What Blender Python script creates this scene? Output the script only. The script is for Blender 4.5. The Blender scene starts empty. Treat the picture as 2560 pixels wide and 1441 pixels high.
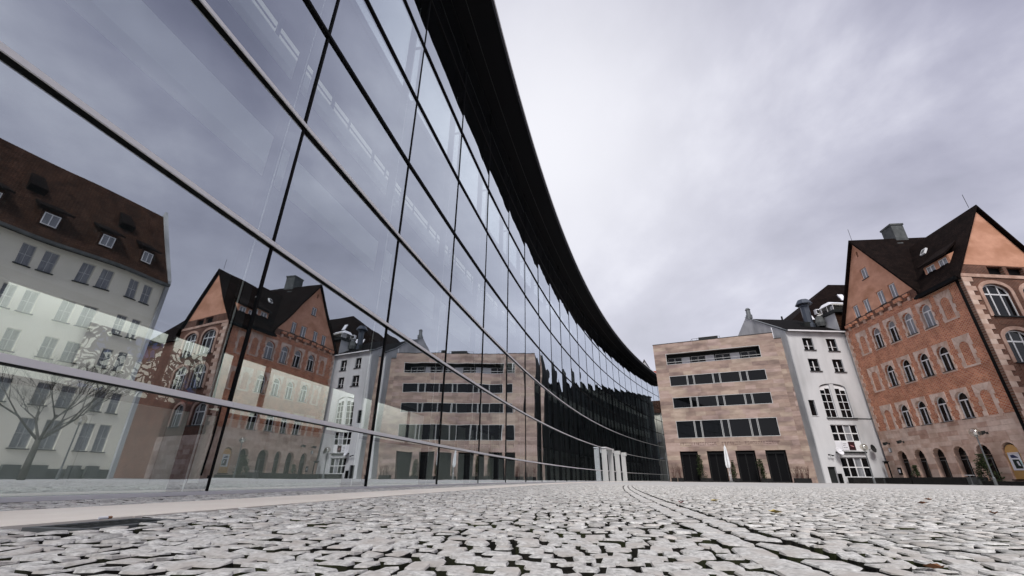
import bpy, math, random
import numpy as np
from mathutils import Vector, Matrix
from mathutils.geometry import tessellate_polygon

random.seed(7)
rng = np.random.default_rng(7)
R = math.radians
sc = bpy.context.scene
COL = sc.collection

# ------------------------------------------------------------------ camera
CAM_H = 0.1955
cd = bpy.data.cameras.new('camera')
cam = bpy.data.objects.new('camera', cd)
COL.objects.link(cam)
cd.sensor_width = 36.0
cd.lens = 36.0 * 1067.15 / 2560.0
cd.clip_start = 0.05
cd.clip_end = 3000
cam.matrix_world = Matrix.Translation((0, 0, CAM_H)) @ Matrix.Rotation(R(90 + 24.047), 4, 'X') @ Matrix.Rotation(R(0.4991), 4, 'Z')
sc.camera = cam

# ------------------------------------------------------------------ light
SUN_DIR = Vector((-0.12, -0.61, 0.78)).normalized()      # towards the sun
sun_el = math.asin(SUN_DIR.z)
sun_az = math.atan2(SUN_DIR.x, SUN_DIR.y)
sd = bpy.data.lights.new('sun', 'SUN')
sd.energy = 2.6
sd.angle = R(18)
sd.color = (1.0, 0.97, 0.93)
sun = bpy.data.objects.new('sun', sd)
COL.objects.link(sun)
sun.rotation_euler = SUN_DIR.to_track_quat('Z', 'Y').to_euler()
sc.view_settings.view_transform = 'Standard'
sc.view_settings.look = 'None'
sc.view_settings.gamma = 1.0
sc.view_settings.exposure = 0.42
sc.view_settings.use_curve_mapping = False
sc.cycles.use_denoising = True
sc.cycles.max_bounces = 10
sc.cycles.transparent_max_bounces = 12
sc.cycles.glossy_bounces = 5

w = bpy.data.worlds.new('World')
sc.world = w
w.use_nodes = True
nt = w.node_tree
for n_ in list(nt.nodes):
    nt.nodes.remove(n_)


def N(nt, typ, **kw):
    n = nt.nodes.new(typ)
    for k, v in kw.items():
        if k.startswith('i_'):
            n.inputs[k[2:].replace('_', ' ')].default_value = v
        else:
            setattr(n, k, v)
    return n


def ramp(nt, stops, fac=None):
    r = nt.nodes.new('ShaderNodeValToRGB')
    el = r.color_ramp.elements
    while len(el) < len(stops):
        el.new(0.5)
    for e, (p, c) in zip(el, stops):
        e.position = p
        e.color = (c[0], c[1], c[2], 1) if not isinstance(c, float) else (c, c, c, 1)
    if fac is not None:
        nt.links.new(fac, r.inputs[0])
    return r


def build_world():
    L = nt.links.new
    out = N(nt, 'ShaderNodeOutputWorld')
    sky = N(nt, 'ShaderNodeTexSky', sky_type='NISHITA')
    sky.sun_disc = False
    sky.sun_elevation = sun_el
    sky.sun_rotation = sun_az
    bg1 = N(nt, 'ShaderNodeBackground')
    bg1.inputs['Strength'].default_value = 0.1
    L(sky.outputs[0], bg1.inputs['Color'])
    tc = N(nt, 'ShaderNodeTexCoord')
    sep = N(nt, 'ShaderNodeSeparateXYZ')
    L(tc.outputs['Generated'], sep.inputs[0])
    zc = N(nt, 'ShaderNodeMath', operation='MAXIMUM')
    L(sep.outputs['Z'], zc.inputs[0]); zc.inputs[1].default_value = 0.0
    za = N(nt, 'ShaderNodeMath', operation='ADD')
    L(zc.outputs[0], za.inputs[0]); za.inputs[1].default_value = 0.22
    dv = N(nt, 'ShaderNodeVectorMath', operation='DIVIDE')
    cmb = N(nt, 'ShaderNodeCombineXYZ')
    for i in range(3):
        L(za.outputs[0], cmb.inputs[i])
    L(tc.outputs['Generated'], dv.inputs[0]); L(cmb.outputs[0], dv.inputs[1])
    mp = N(nt, 'ShaderNodeMapping')
    mp.inputs['Scale'].default_value = (1.0, 0.8, 0.0)
    mp.inputs['Rotation'].default_value = (0, 0, R(-38))
    mp.inputs['Location'].default_value = (2.1, 0.4, 0)
    L(dv.outputs[0], mp.inputs[0])
    n1 = N(nt, 'ShaderNodeTexNoise')
    n1.inputs['Scale'].default_value = 1.15
    n1.inputs['Detail'].default_value = 7
    n1.inputs['Roughness'].default_value = 0.55
    n1.inputs['Distortion'].default_value = 0.12
    L(mp.outputs[0], n1.inputs['Vector'])
    r1 = ramp(nt, [(0.36, (0.14, 0.145, 0.21)), (0.46, (0.25, 0.25, 0.335)), (0.54, (0.36, 0.36, 0.45)), (0.65, (0.60, 0.60, 0.68))], n1.outputs[0])
    # thin bright cloud in front of the hidden sun side
    g = Vector((0.05, 0.74, 0.67)).normalized()
    dt = N(nt, 'ShaderNodeVectorMath', operation='DOT_PRODUCT')
    L(tc.outputs['Generated'], dt.inputs[0]); dt.inputs[1].default_value = g
    pw = N(nt, 'ShaderNodeMath', operation='POWER')
    mx0 = N(nt, 'ShaderNodeMath', operation='MAXIMUM')
    L(dt.outputs['Value'], mx0.inputs[0]); mx0.inputs[1].default_value = 0.0
    L(mx0.outputs[0], pw.inputs[0]); pw.inputs[1].default_value = 10.0
    sc_ = N(nt, 'ShaderNodeMath', operation='MULTIPLY')
    L(pw.outputs[0], sc_.inputs[0]); sc_.inputs[1].default_value = 0.95
    m = N(nt, 'ShaderNodeMix', data_type='RGBA')
    L(sc_.outputs[0], m.inputs[0]); L(r1.outputs[0], m.inputs[6]); m.inputs[7].default_value = (0.74, 0.74, 0.78, 1)
    # brighter towards the horizon
    hz = N(nt, 'ShaderNodeMapRange')
    L(zc.outputs[0], hz.inputs[0])
    hz.inputs[1].default_value = 0.0; hz.inputs[2].default_value = 0.62
    hz.inputs[3].default_value = 0.72; hz.inputs[4].default_value = 0.0
    m2 = N(nt, 'ShaderNodeMix', data_type='RGBA')
    L(hz.outputs[0], m2.inputs[0]); L(m.outputs[2], m2.inputs[6]); m2.inputs[7].default_value = (0.66, 0.66, 0.72, 1)
    bg2 = N(nt, 'ShaderNodeBackground')
    L(m2.outputs[2], bg2.inputs['Color'])
    mix = N(nt, 'ShaderNodeMixShader')
    mix.inputs[0].default_value = 0.94
    L(bg1.outputs[0], mix.inputs[1]); L(bg2.outputs[0], mix.inputs[2])
    L(mix.outputs[0], out.inputs['Surface'])


build_world()

# ------------------------------------------------------------------ materials
MATS = {}


def base_mat(name):
    m = bpy.data.materials.new(name)
    m.use_nodes = True
    b = m.node_tree.nodes['Principled BSDF']
    return m, m.node_tree, b


def plain(name, c, rough=0.6, metal=0.0, spec=0.5):
    m, t, b = base_mat(name)
    b.inputs['Base Color'].default_value = (*c, 1)
    b.inputs['Roughness'].default_value = rough
    b.inputs['Metallic'].default_value = metal
    b.inputs['Specular IOR Level'].default_value = spec
    MATS[name] = m
    return m


def rough_mat(name, c1, c2, scale=3.0, rough=0.85, bump=0.0, stretch=(1, 1, 1), detail=6, c3=None, scale2=None, spec=0.25, island=0.0, lo=0.35, hi=0.65):
    """two-tone noise material in metres; island: per-piece brightness variation"""
    m, t, b = base_mat(name)
    L = t.links.new
    tc = N(t, 'ShaderNodeTexCoord')
    geo = N(t, 'ShaderNodeNewGeometry')
    mp = N(t, 'ShaderNodeMapping')
    mp.inputs['Scale'].default_value = stretch
    L(geo.outputs['Position'], mp.inputs[0])
    n1 = N(t, 'ShaderNodeTexNoise')
    n1.inputs['Scale'].default_value = scale
    n1.inputs['Detail'].default_value = detail
    n1.inputs['Roughness'].default_value = 0.62
    L(mp.outputs[0], n1.inputs['Vector'])
    r = ramp(t, [(lo, c1), (hi, c2)], n1.outputs[0])
    col = r.outputs[0]
    if c3 is not None:
        n2 = N(t, 'ShaderNodeTexNoise')
        n2.inputs['Scale'].default_value = scale2
        n2.inputs['Detail'].default_value = 3
        L(mp.outputs[0], n2.inputs['Vector'])
        r2 = ramp(t, [(0.45, 0.0), (0.68, 1.0)], n2.outputs[0])
        mx = N(t, 'ShaderNodeMix', data_type='RGBA')
        L(r2.outputs[0], mx.inputs[0]); L(col, mx.inputs[6]); mx.inputs[7].default_value = (*c3, 1)
        col = mx.outputs[2]
    if island > 0:
        hsv = N(t, 'ShaderNodeHueSaturation')
        mr = N(t, 'ShaderNodeMapRange')
        L(geo.outputs['Random Per Island'], mr.inputs[0])
        mr.inputs[3].default_value = 1 - island; mr.inputs[4].default_value = 1 + island
        L(mr.outputs[0], hsv.inputs['Value']); L(col, hsv.inputs['Color'])
        col = hsv.outputs[0]
    L(col, b.inputs['Base Color'])
    b.inputs['Roughness'].default_value = rough
    b.inputs['Specular IOR Level'].default_value = spec
    if bump > 0:
        bp = N(t, 'ShaderNodeBump')
        bp.inputs['Strength'].default_value = 1.0
        bp.inputs['Distance'].default_value = bump
        L(n1.outputs[0], bp.inputs['Height'])
        L(bp.outputs[0], b.inputs['Normal'])
    MATS[name] = m
    return m


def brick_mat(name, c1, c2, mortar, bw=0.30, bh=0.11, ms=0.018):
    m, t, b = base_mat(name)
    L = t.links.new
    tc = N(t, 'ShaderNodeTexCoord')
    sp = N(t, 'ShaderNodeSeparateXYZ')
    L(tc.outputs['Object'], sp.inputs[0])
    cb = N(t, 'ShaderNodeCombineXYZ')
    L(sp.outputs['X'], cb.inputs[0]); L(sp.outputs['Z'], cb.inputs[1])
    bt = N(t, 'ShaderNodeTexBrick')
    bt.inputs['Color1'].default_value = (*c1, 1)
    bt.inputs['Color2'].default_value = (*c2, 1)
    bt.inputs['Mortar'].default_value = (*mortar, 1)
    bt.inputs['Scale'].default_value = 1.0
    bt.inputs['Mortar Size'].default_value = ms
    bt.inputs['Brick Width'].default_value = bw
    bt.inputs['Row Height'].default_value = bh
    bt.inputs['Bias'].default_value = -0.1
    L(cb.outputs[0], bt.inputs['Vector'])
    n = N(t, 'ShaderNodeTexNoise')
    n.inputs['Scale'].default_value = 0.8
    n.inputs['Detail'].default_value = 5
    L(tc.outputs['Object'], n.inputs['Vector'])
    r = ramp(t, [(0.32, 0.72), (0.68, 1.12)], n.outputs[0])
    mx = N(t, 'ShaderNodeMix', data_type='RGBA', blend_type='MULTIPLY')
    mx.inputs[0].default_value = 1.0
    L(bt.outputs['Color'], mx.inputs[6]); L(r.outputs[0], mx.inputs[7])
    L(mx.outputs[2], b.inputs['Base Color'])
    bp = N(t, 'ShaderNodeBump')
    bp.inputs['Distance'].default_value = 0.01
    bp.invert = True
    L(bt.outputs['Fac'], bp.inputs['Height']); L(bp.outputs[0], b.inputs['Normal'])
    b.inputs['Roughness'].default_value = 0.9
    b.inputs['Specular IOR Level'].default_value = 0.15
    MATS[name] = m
    return m


def tile_mat(name, c1, c2, axis='Z', pitch=0.22):
    """roof tiles: rows across the slope with relief and noise"""
    m, t, b = base_mat(name)
    L = t.links.new
    geo = N(t, 'ShaderNodeNewGeometry')
    tc = N(t, 'ShaderNodeTexCoord')
    sp = N(t, 'ShaderNodeSeparateXYZ')
    L(tc.outputs['Object'], sp.inputs[0])
    cb = N(t, 'ShaderNodeCombineXYZ')
    ax = N(t, 'ShaderNodeMath', operation='ADD')
    L(sp.outputs['X'], ax.inputs[0]); L(sp.outputs['Y'], ax.inputs[1])
    L(ax.outputs[0], cb.inputs[0]); L(sp.outputs['Z'], cb.inputs[1])
    bt = N(t, 'ShaderNodeTexBrick')
    bt.inputs['Color1'].default_value = (*c1, 1)
    bt.inputs['Color2'].default_value = (*c2, 1)
    bt.inputs['Mortar'].default_value = (c1[0] * .4, c1[1] * .4, c1[2] * .4, 1)
    bt.inputs['Scale'].default_value = 1.0
    bt.inputs['Mortar Size'].default_value = 0.014
    bt.inputs['Brick Width'].default_value = 0.2
    bt.inputs['Row Height'].default_value = pitch
    L(cb.outputs[0], bt.inputs['Vector'])
    n = N(t, 'ShaderNodeTexNoise')
    n.inputs['Scale'].default_value = 1.1
    n.inputs['Detail'].default_value = 6
    L(geo.outputs['Position'], n.inputs['Vector'])
    r = ramp(t, [(0.3, 0.6), (0.72, 1.35)], n.outputs[0])
    mx = N(t, 'ShaderNodeMix', data_type='RGBA', blend_type='MULTIPLY')
    mx.inputs[0].default_value = 1.0
    L(bt.outputs['Color'], mx.inputs[6]); L(r.outputs[0], mx.inputs[7])
    L(mx.outputs[2], b.inputs['Base Color'])
    bp = N(t, 'ShaderNodeBump')
    bp.inputs['Distance'].default_value = 0.03
    bp.invert = True
    L(bt.outputs['Fac'], bp.inputs['Height']); L(bp.outputs[0], b.inputs['Normal'])
    b.inputs['Roughness'].default_value = 0.85
    b.inputs['Specular IOR Level'].default_value = 0.04
    MATS[name] = m
    return m


def facade_glass(name):
    m = bpy.data.materials.new(name)
    m.use_nodes = True
    t = m.node_tree
    for n_ in list(t.nodes):
        t.nodes.remove(n_)
    L = t.links.new
    out = N(t, 'ShaderNodeOutputMaterial')
    tr = N(t, 'ShaderNodeBsdfTransparent')
    tr.inputs[0].default_value = (0.80, 0.87, 0.86, 1)
    gl = N(t, 'ShaderNodeBsdfGlossy')
    gl.inputs['Color'].default_value = (0.88, 0.94, 1.0, 1)
    gl.inputs['Roughness'].default_value = 0.0
    geo = N(t, 'ShaderNodeNewGeometry')
    n = N(t, 'ShaderNodeTexNoise')
    n.inputs['Scale'].default_value = 0.55
    n.inputs['Detail'].default_value = 1.0
    mp = N(t, 'ShaderNodeMapping')
    mp.inputs['Scale'].default_value = (1.3, 1.3, 0.7)
    L(geo.outputs['Position'], mp.inputs[0]); L(mp.outputs[0], n.inputs['Vector'])
    bp = N(t, 'ShaderNodeBump')
    bp.inputs['Strength'].default_value = 1.0
    bp.inputs['Distance'].default_value = 0.006
    L(n.outputs[0], bp.inputs['Height'])
    L(bp.outputs[0], gl.inputs['Normal'])
    fr = N(t, 'ShaderNodeFresnel')
    fr.inputs['IOR'].default_value = 1.55
    ma = N(t, 'ShaderNodeMath', operation='MULTIPLY_ADD')
    L(fr.outputs[0], ma.inputs[0]); ma.inputs[1].default_value = 0.95; ma.inputs[2].default_value = 0.48
    ma.use_clamp = True
    mx = N(t, 'ShaderNodeMixShader')
    L(ma.outputs[0], mx.inputs[0]); L(tr.outputs[0], mx.inputs[1]); L(gl.outputs[0], mx.inputs[2])
    L(mx.outputs[0], out.inputs['Surface'])
    MATS[name] = m
    return m


def clear_glass(name, tint=(0.93, 0.95, 0.95), fac=0.06):
    m = bpy.data.materials.new(name)
    m.use_nodes = True
    t = m.node_tree
    for n_ in list(t.nodes):
        t.nodes.remove(n_)
    L = t.links.new
    out = N(t, 'ShaderNodeOutputMaterial')
    tr = N(t, 'ShaderNodeBsdfTransparent'); tr.inputs[0].default_value = (*tint, 1)
    gl = N(t, 'ShaderNodeBsdfGlossy'); gl.inputs['Roughness'].default_value = 0.02
    mx = N(t, 'ShaderNodeMixShader'); mx.inputs[0].default_value = fac
    L(tr.outputs[0], mx.inputs[1]); L(gl.outputs[0], mx.inputs[2]); L(mx.outputs[0], out.inputs['Surface'])
    MATS[name] = m
    return m


def painting_mat(name):
    """generic abstract canvas: dark strokes and a few colour patches on white"""
    m, t, b = base_mat(name)
    L = t.links.new
    tc = N(t, 'ShaderNodeTexCoord')
    sp = N(t, 'ShaderNodeSeparateXYZ'); L(tc.outputs['Object'], sp.inputs[0])
    cb = N(t, 'ShaderNodeCombineXYZ'); L(sp.outputs['X'], cb.inputs[0]); L(sp.outputs['Z'], cb.inputs[1])
    nz = N(t, 'ShaderNodeTexNoise'); nz.inputs['Scale'].default_value = 3.2; nz.inputs['Detail'].default_value = 1.5
    L(cb.outputs[0], nz.inputs['Vector'])
    ad = N(t, 'ShaderNodeVectorMath', operation='MULTIPLY_ADD')
    L(nz.outputs['Color'], ad.inputs[0]); ad.inputs[1].default_value = (0.35, 0.35, 0); L(cb.outputs[0], ad.inputs[2])
    vo = N(t, 'ShaderNodeTexVoronoi', feature='DISTANCE_TO_EDGE'); vo.inputs['Scale'].default_value = 6.0
    L(ad.outputs[0], vo.inputs['Vector'])
    st = ramp(t, [(0.085, 0.0), (0.10, 1.0)], vo.outputs['Distance'])
    n2 = N(t, 'ShaderNodeTexNoise'); n2.inputs['Scale'].default_value = 9.0; n2.inputs['Detail'].default_value = 0.5
    L(ad.outputs[0], n2.inputs['Vector'])
    bl = ramp(t, [(0.55, 1.0), (0.56, 0.0)], n2.outputs[0])
    mu = N(t, 'ShaderNodeMath', operation='MULTIPLY'); L(st.outputs[0], mu.inputs[0]); L(bl.outputs[0], mu.inputs[1])
    vc = N(t, 'ShaderNodeTexVoronoi', feature='F1'); vc.inputs['Scale'].default_value = 2.6
    L(ad.outputs[0], vc.inputs['Vector'])
    spc = N(t, 'ShaderNodeSeparateColor'); L(vc.outputs['Color'], spc.inputs[0])
    rc = ramp(t, [(0.0, (0.05, 0.07, 0.20)), (0.09, (0.78, 0.76, 0.70)), (0.80, (0.78, 0.76, 0.70)), (0.84, (0.20, 0.035, 0.03)), (0.90, (0.45, 0.33, 0.05)), (0.94, (0.02, 0.02, 0.02))], spc.outputs[0])
    rc.color_ramp.interpolation = 'CONSTANT'
    mx = N(t, 'ShaderNodeMix', data_type='RGBA'); L(mu.outputs[0], mx.inputs[0]); mx.inputs[6].default_value = (0.012, 0.012, 0.014, 1); L(rc.outputs[0], mx.inputs[7])
    L(mx.outputs[2], b.inputs['Base Color'])
    b.inputs['Roughness'].default_value = 0.7
    MATS[name] = m
    return m


GRANITE = rough_mat('granite_setts', (0.25, 0.245, 0.235), (0.59, 0.58, 0.565), scale=60, rough=0.9, bump=0.004, c3=(0.42, 0.39, 0.365), scale2=8, island=0.28, lo=0.30, hi=0.60)
SLABGRAN = rough_mat('gutter_granite', (0.26, 0.257, 0.255), (0.52, 0.51, 0.50), scale=40, rough=0.8, bump=0.003, c3=(0.30, 0.28, 0.26), scale2=6, island=0.15, lo=0.3, hi=0.65)
JOINT = rough_mat('joint_grit_and_shade', (0.006, 0.0055, 0.005), (0.022, 0.020, 0.017), scale=60, rough=1.0, bump=0.004, c3=(0.03, 0.036, 0.012), scale2=3)  # grit and soil; on sett sides also painted-in joint shade
PLAZA = rough_mat('plaza_paving', (0.41, 0.40, 0.39), (0.48, 0.47, 0.46), scale=1.3, rough=0.9, bump=0.0, c3=(0.43, 0.42, 0.41), scale2=0.12, lo=0.3, hi=0.7)
BEIGE = rough_mat('beige_stone', (0.76, 0.70, 0.63), (0.82, 0.76, 0.69), scale=2.2, rough=0.6, c3=(0.72, 0.65, 0.58), scale2=0.8)
ALU = plain('light_aluminium', (0.70, 0.69, 0.71), 0.45, 0.0, 0.5)
BLACK = plain('black_metal', (0.005, 0.005, 0.0055), 0.6, 0.0, 0.06)
SOFFIT = plain('black_soffit', (0.004, 0.004, 0.005), 0.75, 0.0, 0.1)
DARKSTEEL = plain('dark_steel', (0.020, 0.022, 0.022), 0.5, 0.0, 0.2)
GLASS = facade_glass('coated_facade_glass')
GLASS_IN = clear_glass('inner_glass_face')
INT_WHITE = rough_mat('interior_plaster', (0.76, 0.76, 0.73), (0.82, 0.82, 0.79), scale=0.7, rough=0.8)
INT_GREY = rough_mat('interior_concrete', (0.045, 0.05, 0.06), (0.075, 0.08, 0.09), scale=0.6, rough=0.7)
INT_FLOOR = rough_mat('interior_floor', (0.42, 0.42, 0.40), (0.50, 0.50, 0.48), scale=1, rough=0.5)
LUMI = bpy.data.materials.new('luminous_ceiling_panel')
LUMI.use_nodes = True
LUMI.node_tree.nodes['Principled BSDF'].inputs['Emission Color'].default_value = (1, 0.98, 0.92, 1)
LUMI.node_tree.nodes['Principled BSDF'].inputs['Emission Strength'].default_value = 8.0
LUMI_SOFT = LUMI.copy()
LUMI_SOFT.name = 'soft_luminous_ceiling'
LUMI_SOFT.node_tree.nodes['Principled BSDF'].inputs['Emission Strength'].default_value = 0.25
PAINTING = painting_mat('abstract_canvas')
WINGLASS = plain('window_glass', (0.004, 0.005, 0.006), 0.03, 0.0, 0.28)
CURTAIN = rough_mat('curtain_behind_glass', (0.16, 0.165, 0.18), (0.30, 0.31, 0.33), scale=5, rough=0.2, stretch=(1.6, 1.6, .15), spec=0.5)
WHITEPAINT = plain('white_window_paint', (0.74, 0.74, 0.75), 0.45)
GREYFRAME = plain('grey_metal_frame', (0.50, 0.50, 0.49), 0.45)
ALLEY = rough_mat('alley_cladding_and_shade', (0.012, 0.0135, 0.013), (0.028, 0.031, 0.030), scale=0.8, rough=0.8, stretch=(1, 1, .2))
ALLEY2 = rough_mat('green_grey_cladding', (0.03, 0.042, 0.04), (0.055, 0.068, 0.064), scale=0.8, rough=0.7, stretch=(1, 1, .2))
STRIPGLASS = plain('strip_window_glass', (0.003, 0.0035, 0.004), 0.02, 0.0, 0.3)
SAND = []
for k, (a, b_) in enumerate([((0.32, 0.23, 0.19), (0.40, 0.30, 0.255)), ((0.34, 0.255, 0.205), (0.42, 0.325, 0.27)), ((0.38, 0.295, 0.235), (0.46, 0.365, 0.30)),
                             ((0.25, 0.18, 0.155), (0.33, 0.245, 0.21)), ((0.37, 0.27, 0.235), (0.45, 0.345, 0.305)), ((0.30, 0.22, 0.18), (0.38, 0.29, 0.24))]):
    SAND.append(rough_mat('sandstone_tone_%s' % 'abcdef'[k], a, b_, scale=2.2, rough=0.9, stretch=(0.6, 0.6, 1.6), bump=0.004, c3=(a[0] * .66, a[1] * .66, a[2] * .69), scale2=0.7))
PINK = []
for k, (a, b_) in enumerate([((0.56, 0.41, 0.335), (0.68, 0.51, 0.43)), ((0.50, 0.345, 0.275), (0.62, 0.45, 0.37)), ((0.60, 0.46, 0.385), (0.72, 0.56, 0.475)), ((0.44, 0.285, 0.225), (0.56, 0.39, 0.315))]):
    PINK.append(rough_mat('pink_ashlar_tone_%s' % 'abcd'[k], a, b_, scale=2.5, rough=0.9, bump=0.004, c3=(a[0] * .82, a[1] * .78, a[2] * .75), scale2=0.8))
BRICK = brick_mat('red_brick', (0.42, 0.095, 0.035), (0.66, 0.25, 0.12), (0.60, 0.43, 0.33))
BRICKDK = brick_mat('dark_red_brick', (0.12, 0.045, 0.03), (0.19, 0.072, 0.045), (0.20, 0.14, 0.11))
SALMON = rough_mat('salmon_plaster', (0.52, 0.265, 0.175), (0.61, 0.325, 0.22), scale=1.2, rough=0.92, bump=0.01, stretch=(1, 1, 1.5), c3=(0.43, 0.21, 0.13), scale2=0.5)
WHITEWALL = rough_mat('white_plaster', (0.55, 0.55, 0.56), (0.60, 0.60, 0.61), scale=0.9, rough=0.9, stretch=(1, 1, .25), c3=(0.42, 0.42, 0.425), scale2=0.5)
GREYWALL = rough_mat('grey_firewall', (0.36, 0.37, 0.38), (0.46, 0.47, 0.48), scale=0.6, rough=0.9, stretch=(1, 1, .4), c3=(0.25, 0.26, 0.27), scale2=0.5)
CREAM = rough_mat('cream_plaster', (0.78, 0.74, 0.62), (0.83, 0.79, 0.67), scale=0.7, rough=0.9)
DKROOF = tile_mat('dark_roof_tiles', (0.009, 0.006, 0.0055), (0.016, 0.010, 0.0085))
BRROOF = tile_mat('brown_roof_tiles', (0.042, 0.021, 0.014), (0.066, 0.034, 0.022))
REDROOF = tile_mat('red_roof_tiles', (0.34, 0.075, 0.04), (0.42, 0.10, 0.055))
BLKROOF = plain('black_sheet_roof', (0.008, 0.0075, 0.008), 0.9, 0, 0.04)
DUCT = plain('blue_grey_duct', (0.055, 0.065, 0.085), 0.4, 0.3)
CHIM = rough_mat('chimney_render', (0.055, 0.06, 0.06), (0.11, 0.115, 0.115), scale=1.5, rough=0.9)
WOOD = plain('raw_wood_panel', (0.58, 0.33, 0.11), 0.6)
DOORBLK = plain('black_door', (0.006, 0.006, 0.006), 0.35, 0, 0.3)
PLANTER = rough_mat('dark_planter', (0.006, 0.006, 0.006), (0.016, 0.015, 0.015), scale=4, rough=0.8)
LEAF = rough_mat('evergreen_leaf', (0.010, 0.017, 0.008), (0.045, 0.06, 0.022), scale=7, rough=0.75, spec=.15)
TWIG = rough_mat('red_brown_twig', (0.07, 0.035, 0.03), (0.14, 0.08, 0.065), scale=6, rough=0.9)
BARK = rough_mat('grey_bark', (0.05, 0.048, 0.043), (0.11, 0.10, 0.09), scale=5, rough=0.95)
PARASOL = rough_mat('parasol_cloth', (0.66, 0.67, 0.68), (0.76, 0.77, 0.78), scale=3, rough=0.9, stretch=(4, 4, .5))
GLOBE = clear_glass('lamp_globe_glass', (0.86, 0.84, 0.78), 0.22)
LAMPGREY = plain('grey_lamp_metal', (0.16, 0.17, 0.175), 0.45, 0.4)
SIGNWHITE = plain('sign_white', (0.72, 0.72, 0.76), 0.5)
SIGNRED = plain('sign_dark_red', (0.028, 0.004, 0.007), 0.5)
INK = plain('dark_ink', (0.02, 0.02, 0.025), 0.6)
PINKINK = plain('pale_red_ink', (0.55, 0.25, 0.27), 0.6)
POSTBLUE = plain('poster_blue', (0.02, 0.03, 0.10), 0.4)
POSTGREEN = plain('poster_dark_green', (0.008, 0.02, 0.016), 0.4)
POSTCYAN = plain('poster_cyan', (0.35, 0.62, 0.58), 0.4)
LETTER = plain('letter_bronze', (0.13, 0.075, 0.065), 0.6)
LEAFBR = [plain('dry_leaf_brown', (0.20, 0.085, 0.035), 0.8), plain('dry_leaf_yellow', (0.46, 0.36, 0.12), 0.8), plain('dry_leaf_red', (0.32, 0.07, 0.07), 0.8)]


# ------------------------------------------------------------------ mesh helpers
def meta(o, label=None, cat=None, group=None, kind=None):
    if label: o['label'] = label
    if cat: o['category'] = cat
    if group: o['group'] = group
    if kind: o['kind'] = kind
    return o


def empty(name, loc=(0, 0, 0), rz=0.0, **kw):
    o = bpy.data.objects.new(name, None)
    o.empty_display_size = 0.5
    COL.objects.link(o)
    o.location = loc
    o.rotation_euler = (0, 0, rz)
    meta(o, **kw)
    return o


def place(me, name, parent=None, loc=(0, 0, 0), rz=0.0):
    o = bpy.data.objects.new(name, me)
    COL.objects.link(o)
    o.parent = parent
    o.location = loc
    o.rotation_euler = (0, 0, rz)
    return o


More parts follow.
